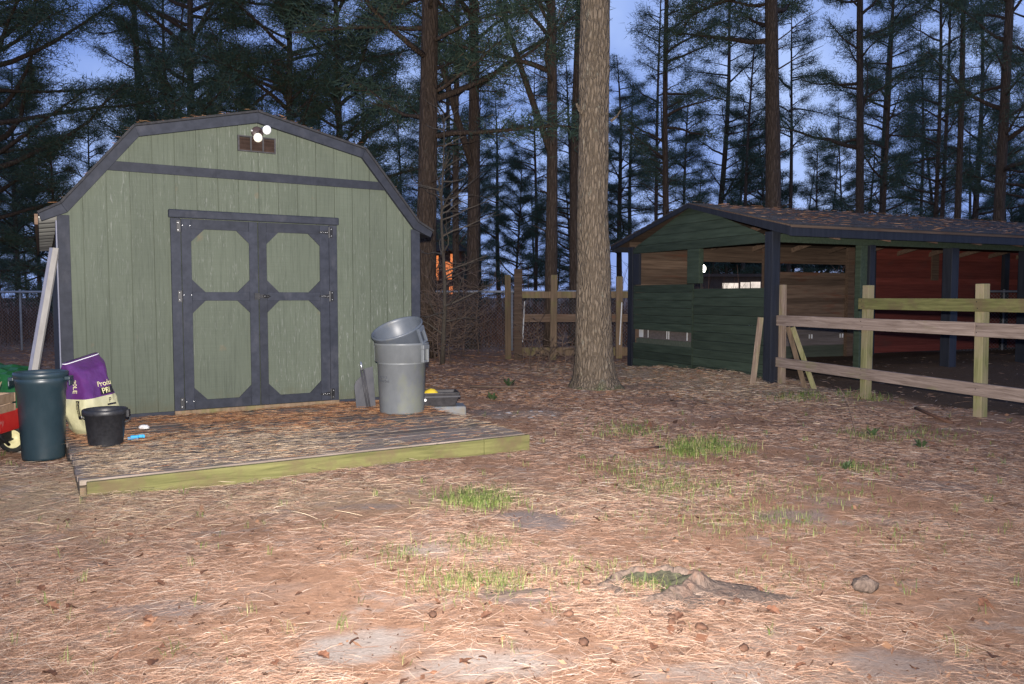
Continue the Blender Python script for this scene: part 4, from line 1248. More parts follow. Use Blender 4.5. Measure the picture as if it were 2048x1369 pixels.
cl = thing('chain_link_fence', 'grey chain-link fence with a steel top rail behind the shed', 'fence', (0, 19.5, 0))
XL, XR, ZT = -24.0, 16.0, 1.40
M['dull_steel'] = surf('dull_rail_steel', (0.20, 0.21, 0.23, 1), (0.30, 0.31, 0.33, 1), (5, 5, 5), 0.6, 0.1)
MB().tube([(XL, 0, ZT + 0.03), (XR, 0, ZT + 0.05)], 0.028, 8).build('top_rail', 'dull_steel', cl, True)
x = XL
while x <= XR:
    MB().tube([(x, 0.05, -0.2), (x, 0.05, ZT + 0.10)], 0.025, 8).build('post', 'dull_steel', cl, True)
    x += 3.0
mm = MB()
step = 0.085
nW = int((XR - XL) / step)
for k in range(-int(ZT / step), nW):
    for sgn in (1, -1):
        xa = XL + k * step if sgn > 0 else XL + k * step + ZT
        xb = xa + sgn * ZT
        mm.tube([(xa, 0.004 * sgn, 0.0), (xb, 0.004 * sgn, ZT)], 0.0025, 3, cap=False)
M['wire'] = surf('dull_wire', (0.20, 0.20, 0.20, 1), (0.28, 0.28, 0.28, 1), (5, 5, 5), 0.9, 0, spec=0.1)
M['dull_steel'] = surf('dull_rail_steel', (0.22, 0.23, 0.25, 1), (0.32, 0.33, 0.35, 1), (5, 5, 5), 0.6, 0.1)
wm = mm.build('wire_mesh', 'wire', cl); wm['kind'] = 'stuff'

# ------------------------------------------------------------------ houses behind the woods
hs = thing('far_house', 'distant dark house with glowing orange windows beyond the trees', 'house', (wx(830, 46), 46, 0))
MB().box(-5.5, 3.2, 0.1, 6, 0, 3.9).build('wall', 'house_wall', hs)
MB().prism([(-5.9, 3.9), (3.6, 3.9), (1.2, 5.8), (-3.5, 5.8)], -0.3, 6.4).build('roof', 'shingle', hs)
for px, w, z0, z1 in ((870, 0.42, 2.25, 3.65), (896, 0.42, 2.3, 3.3), (910, 0.5, 2.7, 3.75), (902, 0.2, 1.45, 1.9)):
    X = wx(px, 46) - wx(830, 46)
    o = MB().box(X - w / 2, X + w / 2, 0.03, 0.09, z0, z1).build('window', 'window_orange', hs)
tl = thing('far_trailer', 'distant pale trailer with a row of white lit windows seen through the stable', 'trailer', (wx(1480, 42), 42, 0))
MB().box(-3.5, 3.0, 0.1, 3, 0.5, 2.35).build('wall', 'house_wall', tl)
MB().box(-3.7, 3.2, -0.1, 3.2, 2.351, 2.5).build('roof', 'house_wall', tl)
for x0, x1, dz in ((-0.92, -0.1, 0.0), (0.02, 0.5, 0.04), (0.56, 1.05, 0.06)):
    MB().box(x0, x1, 0.04, 0.09, 1.66 + dz, 2.02 + dz).build('window', 'window_white', tl)
yl_ = thing('yard_lamp', 'bright white lamp on a pole seen through the stable opening', 'lamp', (wx(1402, 37), 37, 0))
MB().tube([(0, 0, 0), (0, 0, 2.5)], 0.05, 8).build('pole', 'oldpost', yl_)
MB().lathe([(0, 0), (0.10, 0.02), (0.16, 0.12), (0.16, 0.24), (0.09, 0.34), (0, 0.36)], 20, (0, -0.1, 2.42)).build('globe', 'bulb', yl_, True)

# ------------------------------------------------------------------ big near tree
bt_ = thing('pine_tree', 'thick grey-brown trunk of the nearest pine standing in the middle', 'tree', (1.17, 11.15, 0))
prof_t = [(-0.15, 0.46), (0.0, 0.44), (0.08, 0.37), (0.2, 0.308), (0.45, 0.272), (0.9, 0.258), (1.7, 0.232), (2.7, 0.208), (4, 0.203), (5.5, 0.195), (8, 0.18), (12, 0.14), (15.5, 0.08)]
zs = np.concatenate([np.linspace(-0.15, 1.2, 40), np.linspace(1.23, 6.5, 130), np.linspace(6.7, 15.5, 30)])
nn_ = 72
vs, fs = [], []
for z in zs:
    r = float(np.interp(z, [p[0] for p in prof_t], [p[1] for p in prof_t]))
    cx = -0.012 * z - 0.02 * math.sin(z * 0.8); cy = 0.02 * math.sin(z * 0.5)
    for k in range(nn_):
        a = 2 * math.pi * k / nn_
        ca_, sa_ = math.cos(a), math.sin(a)
        lob = 0.07 * max(0, 0.5 - z) * (math.sin(a * 5 + 0.7) + 0.6 * math.sin(a * 3 + 2))
        rr = r * (1 + lob) + 0.014 * mnoise.noise(Vector((ca_ * 5, sa_ * 5, z * 1.3))) + 0.013 * mnoise.noise(Vector((ca_ * 14, sa_ * 14, z * 3.5))) + 0.02 * mnoise.noise(Vector((ca_ * 1.3, sa_ * 1.3, z * 0.9)))
        vs.append((cx + ca_ * rr, cy + sa_ * rr, z))
for j in range(len(zs) - 1):
    for k in range(nn_):
        fs.append((j * nn_ + k, j * nn_ + (k + 1) % nn_, (j + 1) * nn_ + (k + 1) % nn_, (j + 1) * nn_ + k))
tm = MB(); tm.add(vs, fs)
tm.build('trunk', 'bark_near', bt_, True)
MB().tube([(-0.20, -0.12, 3.80), (-0.26, -0.16, 3.86), (-0.30, -0.18, 3.93)], [0.035, 0.028, 0.012], 8).build('broken_stub', 'bark_near', bt_)
MB().tube([(0.18, -0.05, 3.72), (0.26, -0.08, 3.78), (0.31, -0.1, 3.86)], [0.02, 0.014, 0.006], 6).build('broken_stub', 'bark_near', bt_)


# ------------------------------------------------------------------ pine prototypes
def needles_mesh(name, C, D, blades, lmin, lmax, w, droop=0.25):
    n = len(C)
    C = np.repeat(C, blades, 0); D = np.repeat(D, blades, 0)
    N = len(C)
    d = D * 0.7 + rng.normal(0, 0.75, (N, 3))
    d[:, 2] -= droop * rng.random(N)
    d /= np.linalg.norm(d, axis=1)[:, None] + 1e-6
    L = rng.uniform(lmin, lmax, N)[:, None]
    s = np.cross(d, rng.normal(0, 1, (N, 3))); s /= np.linalg.norm(s, axis=1)[:, None] + 1e-6
    ww = w * rng.uniform(0.7, 1.3, N)[:, None]
    C = C + rng.normal(0, 0.13, (N, 3))
    a = C - s * ww; b_ = C + s * ww; c = C + d * L
    Vv = np.stack([a, b_, c], 1).reshape(-1, 3)
    return np_mesh(name, Vv, np.arange(len(Vv)).reshape(-1, 3), 'needles', 3)


def pine_proto(seed, h, r0, c0, spread, nb, dead, per, blades=13, lmin=0.12, lmax=0.27, w=0.0085, fork=None, top=0.25, stub_side=None):
    rs = np.random.default_rng(seed); random.seed(seed)
    mb = MB()
    sway = lambda z: Vector((0.18 * math.sin(z * 0.23 + seed), 0.18 * math.sin(z * 0.19 + seed * 2), 0)) * (z / 12)
    npt = 16
    pts, rad = [], []
    for i in range(npt):
        z = -0.2 + (h + 0.2) * i / (npt - 1)
        pts.append(sway(z) + Vector((0, 0, z)))
        t = max(z, 0) / h
        rad.append(r0 * (1.25 if i == 0 else 1) * (1 - t) ** 0.75 + 0.015)
    mb.tube(pts, rad, 14, jit=0.05)
    C, D = [], []

    def branch(z, az, L, up, foliage, r):
        p = sway(z) + Vector((0, 0, z))
        d = Vector((math.cos(az), math.sin(az), up)).normalized()
        pp = [p.copy()]
        nseg = 6
        for s_ in range(nseg):
            d = (d + Vector((rs.normal(0, 0.13), rs.normal(0, 0.13), rs.normal(0.0, 0.10)))).normalized()
            p = p + d * (L / nseg)
            pp.append(p.copy())
        mb.tube(pp, [r * (1 - 0.8 * i / nseg) for i in range(nseg + 1)], 5)
        if not foliage:
            return
        for s_ in range(int(per * L / 2.5) + 3):
            t = rs.uniform(0.22, 1.0) ** 0.8
            i = min(int(t * nseg), nseg - 1)
            q = pp[i].lerp(pp[i + 1], t * nseg - i)
            # side twig with a few tufts
            ang = az + rs.uniform(-1.5, 1.5)
            tl_ = rs.uniform(0.3, 1.1) * (1.15 - 0.5 * t)
            td = Vector((math.cos(ang), math.sin(ang), rs.uniform(-0.15, 0.65))).normalized()
            e = q + td * tl_
            mb.tube([q, q.lerp(e, 0.5) + Vector((0, 0, -0.02)), e], [0.012, 0.009, 0.005], 3, cap=False)
            for k in range(5):
                C.append(tuple(q.lerp(e, 0.2 + 0.2 * k))); D.append(tuple(td))

    for i in range(nb):
        t = (i + rs.random()) / nb
        z = c0 + (h - c0 - 0.2) * t
        L = spread * (1 - t) ** 0.6 * rs.uniform(0.45, 1.1) + 0.35
        branch(z, rs.uniform(0, 6.283), L, rs.uniform(0.1, 0.75), True, 0.018 + 0.016 * L)
    for i in range(dead):
        z = rs.uniform(2.0, c0 + 1)
        az = rs.uniform(0, 6.283) if stub_side is None else stub_side + rs.uniform(-0.5, 0.5)
        branch(z, az, rs.uniform(0.3, 1.5), rs.uniform(0.2, 0.9), False, rs.uniform(0.012, 0.03))
    if fork:
        z, az, L = fork
        p = sway(z) + Vector((0, 0, z)); pp = [p.copy()]
        for s_ in range(6):
            p = p + Vector((math.cos(az) * 0.42, math.sin(az) * 0.42, 0.9 + 0.03 * s_)) * (L / 6)
            pp.append(p.copy())
        mb.tube(pp, [r0 * 0.6 * (1 - 0.6 * i / 6) for i in range(7)], 8)
        for q in pp[3:]:
            for k in range(14):
                td = Vector((rs.normal(), rs.normal(), rs.uniform(-0.1, 0.7))).normalized()
                e = q + td * rs.uniform(0.3, 1.1)
                for kk in range(4):
                    C.append(tuple(q.lerp(e, 0.4 + 0.2 * kk))); D.append(tuple(td))
    me_w = bpy.data.meshes.new('trunk')
    me_w.from_pydata(mb.v, [], mb.f); me_w.materials.append(M['bark_far'])
    me_w.polygons.foreach_set('use_smooth', [True] * len(me_w.polygons)); me_w.update()
    me_c = needles_mesh('crown', np.array(C), np.array(D), blades, lmin, lmax, w)
    return me_w, me_c


PR = {
    'tallA': pine_proto(11, 19, 0.20, 4.6, 3.6, 46, 7, 15),
    'tallB': pine_proto(12, 21, 0.19, 6.0, 3.4, 44, 9, 14),
    'forkA': pine_proto(13, 18, 0.16, 6.3, 3.0, 36, 7, 14, fork=(4.5, 3.6, 5.5)),
    'forkB': pine_proto(14, 18, 0.16, 5.6, 3.0, 36, 8, 14, fork=(4.4, 2.6, 6.0)),
    'stub': pine_proto(15, 20, 0.20, 7.2, 3.4, 38, 11, 14, stub_side=0.1),
    'thin': pine_proto(16, 16, 0.10, 4.4, 2.0, 34, 12, 10),
    'thinB': pine_proto(17, 15, 0.085, 5.0, 1.9, 30, 14, 9),
    'mid': pine_proto(18, 13, 0.12, 2.4, 2.6, 48, 4, 12),
    'young': pine_proto(19, 8, 0.08, 0.8, 2.0, 44, 0, 11),
    'broad': pine_proto(21, 17, 0.15, 2.8, 4.6, 74, 6, 19),
    'broadB': pine_proto(22, 14, 0.12, 2.2, 4.0, 70, 6, 19),
    'bare': pine_proto(20, 17, 0.13, 9.5, 2.4, 26, 12, 12),
}


def plant(kind, px, Y, label, s=1.0, sr=1.0, rot=None, group=None, lean=(0, 0)):
    wme, cme = PR[kind]
    t = thing('pine_tree', label, 'tree', (wx(px, Y), Y, 0), rng.uniform(0, 6.28) if rot is None else rot, group)
    if group and lean == (0, 0):
        lean = (rng.normal(0, 0.03), rng.normal(0, 0.035))
    t.rotation_euler = (lean[0], lean[1], t.rotation_euler[2])
    t.scale = (s * sr * rng.uniform(0.9, 1.1), s * sr * rng.uniform(0.9, 1.1), s)
    link('trunk', wme, t); link('crown', cme, t)
    return t


o_ = link('crown', PR['broad'][1], bt_); o_.location = (-0.1, 0, 5.5); o_.scale = (1.1, 1.1, 0.85)
for x_, y_, k_, s_ in ((-9.5, 5.0, 'broad', 1.15), (-7.5, -2.5, 'tallA', 1.0), (-2.5, -5.5, 'broad', 1.1), (3.5, -4.5, 'broad', 1.1), (8.8, 1.5, 'broad', 1.1), (10.5, 6.5, 'tallB', 1.0), (0.5, -9.0, 'broad', 1.2)):  # unseen pines added beside and behind the camera to hold back skylight
    t = thing('pine_tree', 'unseen pine added at the near edge of the yard to shade the skylight', 'tree', (x_, y_, 0), x_ * 1.3, 'unseen pines added to shade the yard')
    t.scale = (s_,) * 3
    link('trunk', PR[k_][0], t); link('crown', PR[k_][1], t)
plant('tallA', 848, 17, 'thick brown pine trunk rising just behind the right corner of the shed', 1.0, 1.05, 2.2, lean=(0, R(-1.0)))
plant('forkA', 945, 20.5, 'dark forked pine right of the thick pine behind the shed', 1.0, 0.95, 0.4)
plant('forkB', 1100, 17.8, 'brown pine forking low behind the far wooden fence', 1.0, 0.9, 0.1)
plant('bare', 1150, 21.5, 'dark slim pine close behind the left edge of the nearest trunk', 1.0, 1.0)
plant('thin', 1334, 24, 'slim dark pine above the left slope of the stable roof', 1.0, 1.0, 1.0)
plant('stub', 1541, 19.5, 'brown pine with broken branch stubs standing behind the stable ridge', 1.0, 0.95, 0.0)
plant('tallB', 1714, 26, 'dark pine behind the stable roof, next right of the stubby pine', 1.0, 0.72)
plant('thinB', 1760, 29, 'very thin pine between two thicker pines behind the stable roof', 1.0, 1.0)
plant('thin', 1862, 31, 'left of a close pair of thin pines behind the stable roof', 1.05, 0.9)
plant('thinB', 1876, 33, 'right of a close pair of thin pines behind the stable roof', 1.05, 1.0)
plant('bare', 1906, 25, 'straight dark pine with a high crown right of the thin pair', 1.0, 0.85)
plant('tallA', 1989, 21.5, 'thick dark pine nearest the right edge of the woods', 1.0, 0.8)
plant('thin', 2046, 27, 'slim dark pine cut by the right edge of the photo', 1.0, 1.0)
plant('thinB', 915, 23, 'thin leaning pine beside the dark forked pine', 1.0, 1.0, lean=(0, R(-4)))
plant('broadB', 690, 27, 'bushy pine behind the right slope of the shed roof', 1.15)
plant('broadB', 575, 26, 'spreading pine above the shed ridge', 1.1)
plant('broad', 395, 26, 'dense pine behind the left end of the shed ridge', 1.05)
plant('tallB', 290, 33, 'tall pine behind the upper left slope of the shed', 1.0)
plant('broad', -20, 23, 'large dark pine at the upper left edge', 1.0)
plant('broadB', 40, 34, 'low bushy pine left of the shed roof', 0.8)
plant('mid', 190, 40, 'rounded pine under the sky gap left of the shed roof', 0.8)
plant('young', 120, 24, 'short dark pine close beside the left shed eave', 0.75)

far_rng = random.Random(3)
FARG = 'pines in the distant woods'
def far_label(px):
    if px < 840: return 'distant pine in the dim woods behind the shed'
    if px < 1230: return 'distant pine in the dim woods seen between shed and stable'
    return 'distant pine in the dim woods behind the stable'
px = -150
i = 0
kinds = ['tallB', 'thin', 'broadB', 'bare', 'mid', 'thinB', 'tallA', 'thin', 'mid']
while px < 2250:
    Y = far_rng.uniform(36, 58)
    k = kinds[i % len(kinds)]
    if not (90 < px < 260):
        plant(k, px, Y, far_label(px), far_rng.uniform(0.8, 1.15), 1.0, far_rng.uniform(0, 6.28), FARG)
    px += far_rng.uniform(40, 75); i += 1
px = -250
while px < 2350:
    Y = far_rng.uniform(60, 95)
    k = far_rng.choice(['mid', 'bare', 'tallA', 'thin', 'tallB'])
    if 90 < px < 260: k = 'young'
    plant(k, px, Y, far_label(px), far_rng.uniform(0.85, 1.1), 1.15, far_rng.uniform(0, 6.28), FARG)
    px += far_rng.uniform(45, 80)
px = -200
while px < 2300:
    Y = far_rng.uniform(42, 60)
    plant('young', px, Y, 'low young pine in the dark understory behind the fences', far_rng.uniform(0.28, 0.5), 1.6, far_rng.uniform(0, 6.28), 'young pines in the understory')
    px += far_rng.uniform(70, 120)

for k_, (px, Y) in enumerate(((1385, 52), (1425, 55), (1455, 50), (1500, 53), (1535, 49), (1580, 55), (1640, 50), (1700, 54), (1470, 58), (1410, 60), (1545, 60))):
    plant('young', px, Y, 'low young pine in the dark understory behind the fences', 0.85, 1.5, k_ * 1.1, 'young pines in the understory')

# bare sapling and brush right of the shed
def bare_shrub(name, label, cat, loc, h, r, nb, mat, spread, seed, group=None, wood='stem'):
    rs = random.Random(seed)
    t = thing(name, label, cat, loc, 0, group)
    m_ = MB()
    pts = [(0.03 * math.sin(i * 1.1 + seed), 0.02 * math.cos(i * 1.7), h * i / 9 - 0.05) for i in range(10)]
    m_.tube(pts, [r * (1 - 0.85 * i / 9) for i in range(10)], 7)
    m_.build(wood, mat, t, True)
    m2 = MB()
    for k in range(nb):
        z = h * rs.uniform(0.12, 0.97); i = min(int(z / h * 9), 8)
        p = Vector(pts[i]).lerp(Vector(pts[i + 1]), z / h * 9 - i)
        az = rs.uniform(0, 6.28); L = spread * rs.uniform(0.4, 1.0) * (1.1 - 0.6 * z / h)
        d_ = Vector((math.cos(az), math.sin(az), rs.uniform(0.1, 0.7))).normalized()
        pp = [p]
        for s_ in range(5):
            d_ = (d_ + Vector((rs.gauss(0, 0.2), rs.gauss(0, 0.2), rs.gauss(0, 0.15)))).normalized()
            pp.append(pp[-1] + d_ * L / 5)
        m2.tube(pp, [r * 0.35 * (1 - 0.8 * i_ / 5) + 0.002 for i_ in range(6)], 4)
        for s_ in range(3):
            q_ = pp[rs.randint(2, 5)]
            dd_ = (d_ + Vector((rs.gauss(0, 0.7), rs.gauss(0, 0.7), rs.gauss(0.1, 0.5)))).normalized()
            m2.tube([q_, q_ + dd_ * L * 0.22, q_ + dd_ * L * 0.4 + Vector((0, 0, 0.03))], [0.006, 0.004, 0.002], 3, cap=False)
    m2.build('twigs', mat, t)
    return t


bare_shrub('bare_sapling', 'slender pale leafless sapling just right of the shed eave', 'sapling', (wx(887, 15.5), 15.5, 0), 4.9, 0.05, 34, 'sapbark', 1.5, 5)
SG = 'leafless bushes right of the shed'
for k in range(9):
    px_ = random.uniform(855, 1000); Y_ = random.uniform(15.5, 19)
    bare_shrub('bare_bush', 'leafless brown bush in the thicket right of the shed', 'bush', (wx(px_, Y_), Y_, 0), random.uniform(1.2, 2.9), 0.018, 34, 'twig', 0.95, 20 + k, SG)
for k, (px_, Y_, h_) in enumerate(((1062, 14.5, 0.9), (1078, 14.0, 1.0), (1128, 13.6, 0.85), (1046, 15.5, 1.3), (1100, 14.8, 0.6), (1150, 14.2, 0.5))):
    bare_shrub('dry_weed', ('tall dry weed stem among the weeds before the far wooden fence'), 'weed', (wx(px_, Y_), Y_, 0), h_, 0.010, 12, 'twig', 0.4, 40 + k, 'dry weeds before the far fence')

# ------------------------------------------------------------------ stump, knob, cones, leaves, stones
st = thing('tree_stump', 'low rotten stump with a mossy hollow in the foreground litter', 'stump', (0.62, 3.52, gz(0.62, 3.52).item() - 0.03), R(0))
na_, vs, fs = 72, [], []
rings = [(2.2, -0.05), (1.75, 0.0), (1.4, 0.035), (1.18, 0.075), (1.06, 0.115), (1.0, 0.145), (0.93, 0.155), (0.86, 0.135), (0.78, 0.10)]
for r_, z in rings:
    for k in range(na_):
        a = 2 * math.pi * k / na_
        lob = 1 + 0.10 * math.sin(3 * a + 0.5) + 0.08 * math.sin(7 * a)
        root = max(0, math.cos(a - R(-70))) ** 8 * 0.9 + max(0, math.cos(a - R(-10))) ** 10 * 0.9 + max(0, math.cos(a - R(195))) ** 10 * 0.5
        rim = 0.30 + 0.50 * math.cos(a - R(20)) + 0.14 * math.cos(a - R(150)) + 0.10 * math.sin(4 * a) + 0.05 * math.sin(11 * a)
        nz_ = mnoise.noise(Vector((math.cos(a) * 4, math.sin(a) * 4, z * 12))) + 0.7 * mnoise.noise(Vector((math.cos(a) * 13, math.sin(a) * 13, z * 6)))
        rr = 0.150 * (r_ * lob + root * max(0, r_ - 0.95)) * (1 + 0.07 * nz_)
        vs.append((rr * math.cos(a) * 1.3, rr * math.sin(a) * 0.85, max(z, -0.05) * (0.30 + rim * 0.44) + 0.012 * nz_ + root * 0.02 * (r_ > 1.2)))
for j in range(len(rings) - 1):
    for k in range(na_):
        fs.append((j * na_ + k, j * na_ + (k + 1) % na_, (j + 1) * na_ + (k + 1) % na_, (j + 1) * na_ + k))
MB().add(vs, fs).build('wood', 'stump', st, True)
hv = [vs[(len(rings) - 2) * na_ + k] for k in range(na_)]
hm = MB()
rows = 8
vv = []
for j in range(rows):
    q_ = 1 - j / rows
    for p in hv:
        vv.append((p[0] * q_, p[1] * q_, p[2] * q_ + 0.02 * (1 - q_) - 0.006 + 0.012 * mnoise.noise(Vector((p[0] * q_ * 30, p[1] * q_ * 30, 2)))))
ff = [(j * na_ + k, j * na_ + (k + 1) % na_, (j + 1) * na_ + (k + 1) % na_, (j + 1) * na_ + k) for j in range(rows - 1) for k in range(na_)]
ff.append(tuple((rows - 1) * na_ + k for k in range(na_)))
hm.add(vv, ff).build('mossy_hollow', 'moss_dark', st, True)


def lump(name, label, cat, loc, r, sc, mat, seed, group=None, n=16):
    m_ = MB(); prof_ = [(0, -0.5), (0.7, -0.4), (1.0, 0.0), (0.85, 0.45), (0.5, 0.75), (0.0, 0.85)]
    m_.lathe([(a * r, b * r) for a, b in prof_], n)
    m_.v = [tuple(Vector(p) * (1 + 0.45 * mnoise.noise(Vector(p) * (2.2 / r) + Vector((seed, 0, 0))))) for p in m_.v]
    o_ = m_.build(name, mat, None, True); o_.location = loc; o_.scale = sc; o_.rotation_euler = (0, 0, seed)
    return tag(o_, label, cat, group)


lump('root_knob', 'small grey root knob poking up right of the mossy stump', 'stump', (1.61, 3.57, gz(1.61, 3.57).item() + 0.02), 0.06, (1.0, 0.9, 0.75), 'stump', 3.3, n=24)
lump('root_knob', 'long grey surface root lying left of the mossy stump', 'root', (0.03, 3.47, gz(0.03, 3.47).item() - 0.005), 0.05, (3.6, 0.8, 0.6), 'stump', 0.12, n=24)
for k in range(9):
    a_ = random.uniform(0, 6.28); r_ = random.random() ** 0.5
    x_, y_ = 0.15 + 0.5 * r_ * math.cos(a_), 9.0 + 0.35 * r_ * math.sin(a_)
    lump('pale_stone', 'small pale stone in the grey patch at the right end of the deck', 'stone', (x_, y_, gz(x_, y_).item()), random.uniform(0.012, 0.035), (1.3, 1, 0.5), 'stone', k * 1.7, 'pale stones by the deck end', n=10)
for k in range(11):
    x_, y_ = random.uniform(0.2, 1.0) if k < 9 else random.uniform(-1.6, 2.2), random.uniform(2.85, 3.4) if k < 9 else random.uniform(2.8, 4.5)
    lump('pine_cone', 'small dark pine cone lying in the foreground litter', 'pine cone', (x_, y_, gz(x_, y_).item() + 0.014), random.uniform(0.014, 0.02), (1.3, 1, 1), 'cone', k * 0.9, 'pine cones in the litter', n=8)

lm = bpy.data.meshes.new('dead_leaf')
lv, lf_ = [], []
for i in range(9):
    t = i / 8
    w = 0.021 * math.sin(math.pi * min(1, t * 0.92 + 0.08)) ** 0.7 * (1 + 0.25 * math.sin(i * 2.4))
    for s_ in (-1, 0, 1):
        lv.append((t * 0.075 - 0.037, s_ * w, 0.012 * abs(s_) + 0.012 * math.sin(t * 3.0)))
for i in range(8):
    for s_ in (0, 1):
        a = i * 3 + s_
        lf_.append((a, a + 3, a + 4, a + 1))
lm.from_pydata(lv, [], lf_); lm.materials.append(M['leaf_dead']); lm.update()
for k in range(90):
    y_ = 2.72 + 3.6 * random.random() ** 1.7
    x_ = random.uniform(-0.62, 0.64) * y_
    if y_ > 4.6 and x_ < 0: continue
    o_ = link('dead_leaf', lm)
    o_.location = (x_, y_, gz(x_, y_).item() + 0.016)
    o_.rotation_euler = (random.uniform(-0.5, 0.5), random.uniform(-0.5, 0.5), random.uniform(0, 6.28))
    s_ = random.uniform(0.35, 0.8); o_.scale = (s_, s_ * 1.3, s_ * 0.8)
    tag(o_, 'curled brown dead leaf lying in the foreground litter', 'leaf', 'dead leaves in the litter')

# sticks
def stick(name, label, pts, r, mat):
    o_ = MB().tube([(x - pts[0][0], y - pts[0][1], z - pts[0][2]) for x, y, z in pts], [r * (1 - 0.5 * i / len(pts)) for i in range(len(pts))], 6).build(name, mat, None, True)
    o_.location = pts[0]
    return tag(o_, label, 'stick')


stick('dry_stalk', 'thin dry stalk standing up in the litter before the rail fence', [(3.02, 6.9, 0), (2.99, 6.95, 0.22), (2.96, 7.0, 0.40), (2.90, 7.05, 0.52)], 0.0035, 'twig')
stick('dark_stick', 'short dark stick lying near the second fence post', [(4.55, 8.2, 0.02), (4.52, 8.5, 0.05), (4.46, 8.8, 0.10)], 0.022, 'cone')
stick('fallen_branch', 'small fallen branch lying in the litter right of the shed', [(-0.6, 11.4, 0.04), (-0.1, 11.25, 0.05), (0.5, 11.55, 0.04)], 0.018, 'twig')
stick('fallen_branch', 'short dark branch piece lying in the grass before the nearest trunk', [(0.95, 6.65, 0.02), (1.15, 6.75, 0.03), (1.3, 6.9, 0.02)], 0.02, 'cone')

# small leafy weeds
wm_ = MB()
for k in range(14):
    a_ = random.uniform(0, 6.28); el = random.uniform(0.3, 1.1); L_ = random.uniform(0.10, 0.17)
    d_ = Vector((math.cos(a_) * math.cos(el), math.sin(a_) * math.cos(el), math.sin(el))); s_ = d_.cross(Vector((0, 0, 1))).normalized() * 0.022
    p_ = d_ * 0.03; q_ = d_ * L_ * 0.6 + Vector((0, 0, 0.03)); e_ = d_ * L_
    wm_.add([p_, q_ - s_, e_, q_ + s_], [(0, 1, 2, 3)])
wmesh = bpy.data.meshes.new('leafy_weed'); wmesh.from_pydata(wm_.v, [], wm_.f)
M['weed'] = surf('weed_leaf', (0.03, 0.055, 0.02, 1), (0.07, 0.10, 0.04, 1), (20, 20, 20), 0.6, 0)
wmesh.materials.append(M['weed'])
for k, (px_, Y_, lab, s_) in enumerate(((1018, 11.6, 'green leafy weed behind the pale stones', 1.5), (985, 10.2, 'low dark weed beside the right end of the deck', 1.3), (1850, 7.0, 'dark green weed before the rail fence, right of the dry stalk', 1.0),
                                       (1752, 7.6, 'small green weed under the fence near the first mossy post', 1.0), (1700, 5.9, 'small weed at the foot of the dry stalk', 0.8))):
    o_ = link('leafy_weed', wmesh); o_.location = (wx(px_, Y_), Y_, gz(wx(px_, Y_), Y_).item()); o_.scale = (s_ * 0.65,) * 3; o_.rotation_euler = (0, 0, k)
    tag(o_, lab, 'weed')


# ------------------------------------------------------------------ pine straw and grass
def strips(P, az, L, wid, pitch, lift, curl, bend_z, mat, name):
    """bent 2-quad strips; P (N,3)"""
    N = len(P)
    d = np.stack([np.cos(az), np.sin(az), np.zeros(N)], -1)
    s = np.stack([-np.sin(az), np.cos(az), np.zeros(N)], -1)
    mid_off = s * curl[:, None]
    rows = []
    for t in (-0.5, 0.0, 0.5):
        c = P + d * (L * t)[:, None] + mid_off * (1 - 4 * t * t)
        c[:, 2] += lift + pitch * L * t + bend_z * (1 - 4 * t * t)
        ws = wid * (1.0 if t == 0 else 0.55)
        tilt = rng.uniform(-1.35, 1.35, N)
        sv = s * np.cos(tilt)[:, None]; sv[:, 2] = np.sin(tilt)
        rows.append(c - sv * ws[:, None]); rows.append(c + sv * ws[:, None])
    V_ = np.stack(rows, 1).reshape(-1, 3)
    b_ = np.arange(N)[:, None] * 6
    F_ = np.concatenate([b_ + np.array([[0, 2, 3, 1]]), b_ + np.array([[2, 4, 5, 3]])], 1).reshape(-1, 4)
    return np_mesh(name, V_, F_, mat, 4)


ca_s, sa_s = math.cos(SH), math.sin(SH)


def shed_uv(x, y):
    dx, dy = x + 3.399, y - 7.925
    return dx * ca_s + dy * sa_s, -dx * sa_s + dy * ca_s


def straw_field(N, ymin, ymax, mat, name, wscale=1.0, power=1.0, lmul=1.0, liftmax=0.02, mask=None, xr=0.70):
    y = ymin * (ymax / ymin) ** (rng.random(N) ** power)
    wscale = wscale * (1 + 0.5 * np.clip((y - 4) / 6, 0, 1))
    x = rng.uniform(-xr, xr, N) * y
    so = soil(x, y)
    keep = rng.random(N) > np.clip(so[:, 0] * 0.8 + so[:, 1] * 0.75 + so[:, 2] * 0.97, 0, 0.97)
    u, v = shed_uv(x, y)
    keep &= ~((u > -0.97) & (u < 2.48) & (v > -2.78) & (v < 0))
    keep &= ~((u > -1.0) & (u < 2.75) & (v >= 0) & (v < 6.2))
    clump = np.sin(2.3 * x + 1.1 * np.sin(1.9 * y)) + np.sin(3.7 * y + 1.3 * np.sin(2.1 * x)) + 0.8 * np.sin(7 * x + 5 * y)
    clump += 0.9 * np.sin(15 * x + 4 * np.sin(6 * y)) * np.sin(13 * y + 3 * np.sin(5 * x))
    keep &= rng.random(N) < np.clip(0.6 + 0.3 * clump, 0.06, 1)
    if mask is not None:
        keep &= mask(x, y)
    x, y, wscale = x[keep], y[keep], wscale[keep]; n = len(x)
    P = np.stack([x, y, gz(x, y)], -1)
    L = rng.uniform(0.04, 0.15, n) * lmul
    wid = 0.00062 * np.maximum(1, y / 4.0) * rng.uniform(0.7, 1.4, n) * wscale
    az = rng.uniform(0, 2 * np.pi, n)
    az = np.where(rng.random(n) < 0.35, rng.normal(0.2, 0.5, n), az)
    me = strips(P, az, L, wid, rng.normal(0, 0.10, n), 0.003 + liftmax * 0.7 * rng.random(n) ** 3, rng.normal(0, 0.005, n), 0.006 * rng.random(n), mat, name)
    o_ = link(name, me)
    return o_


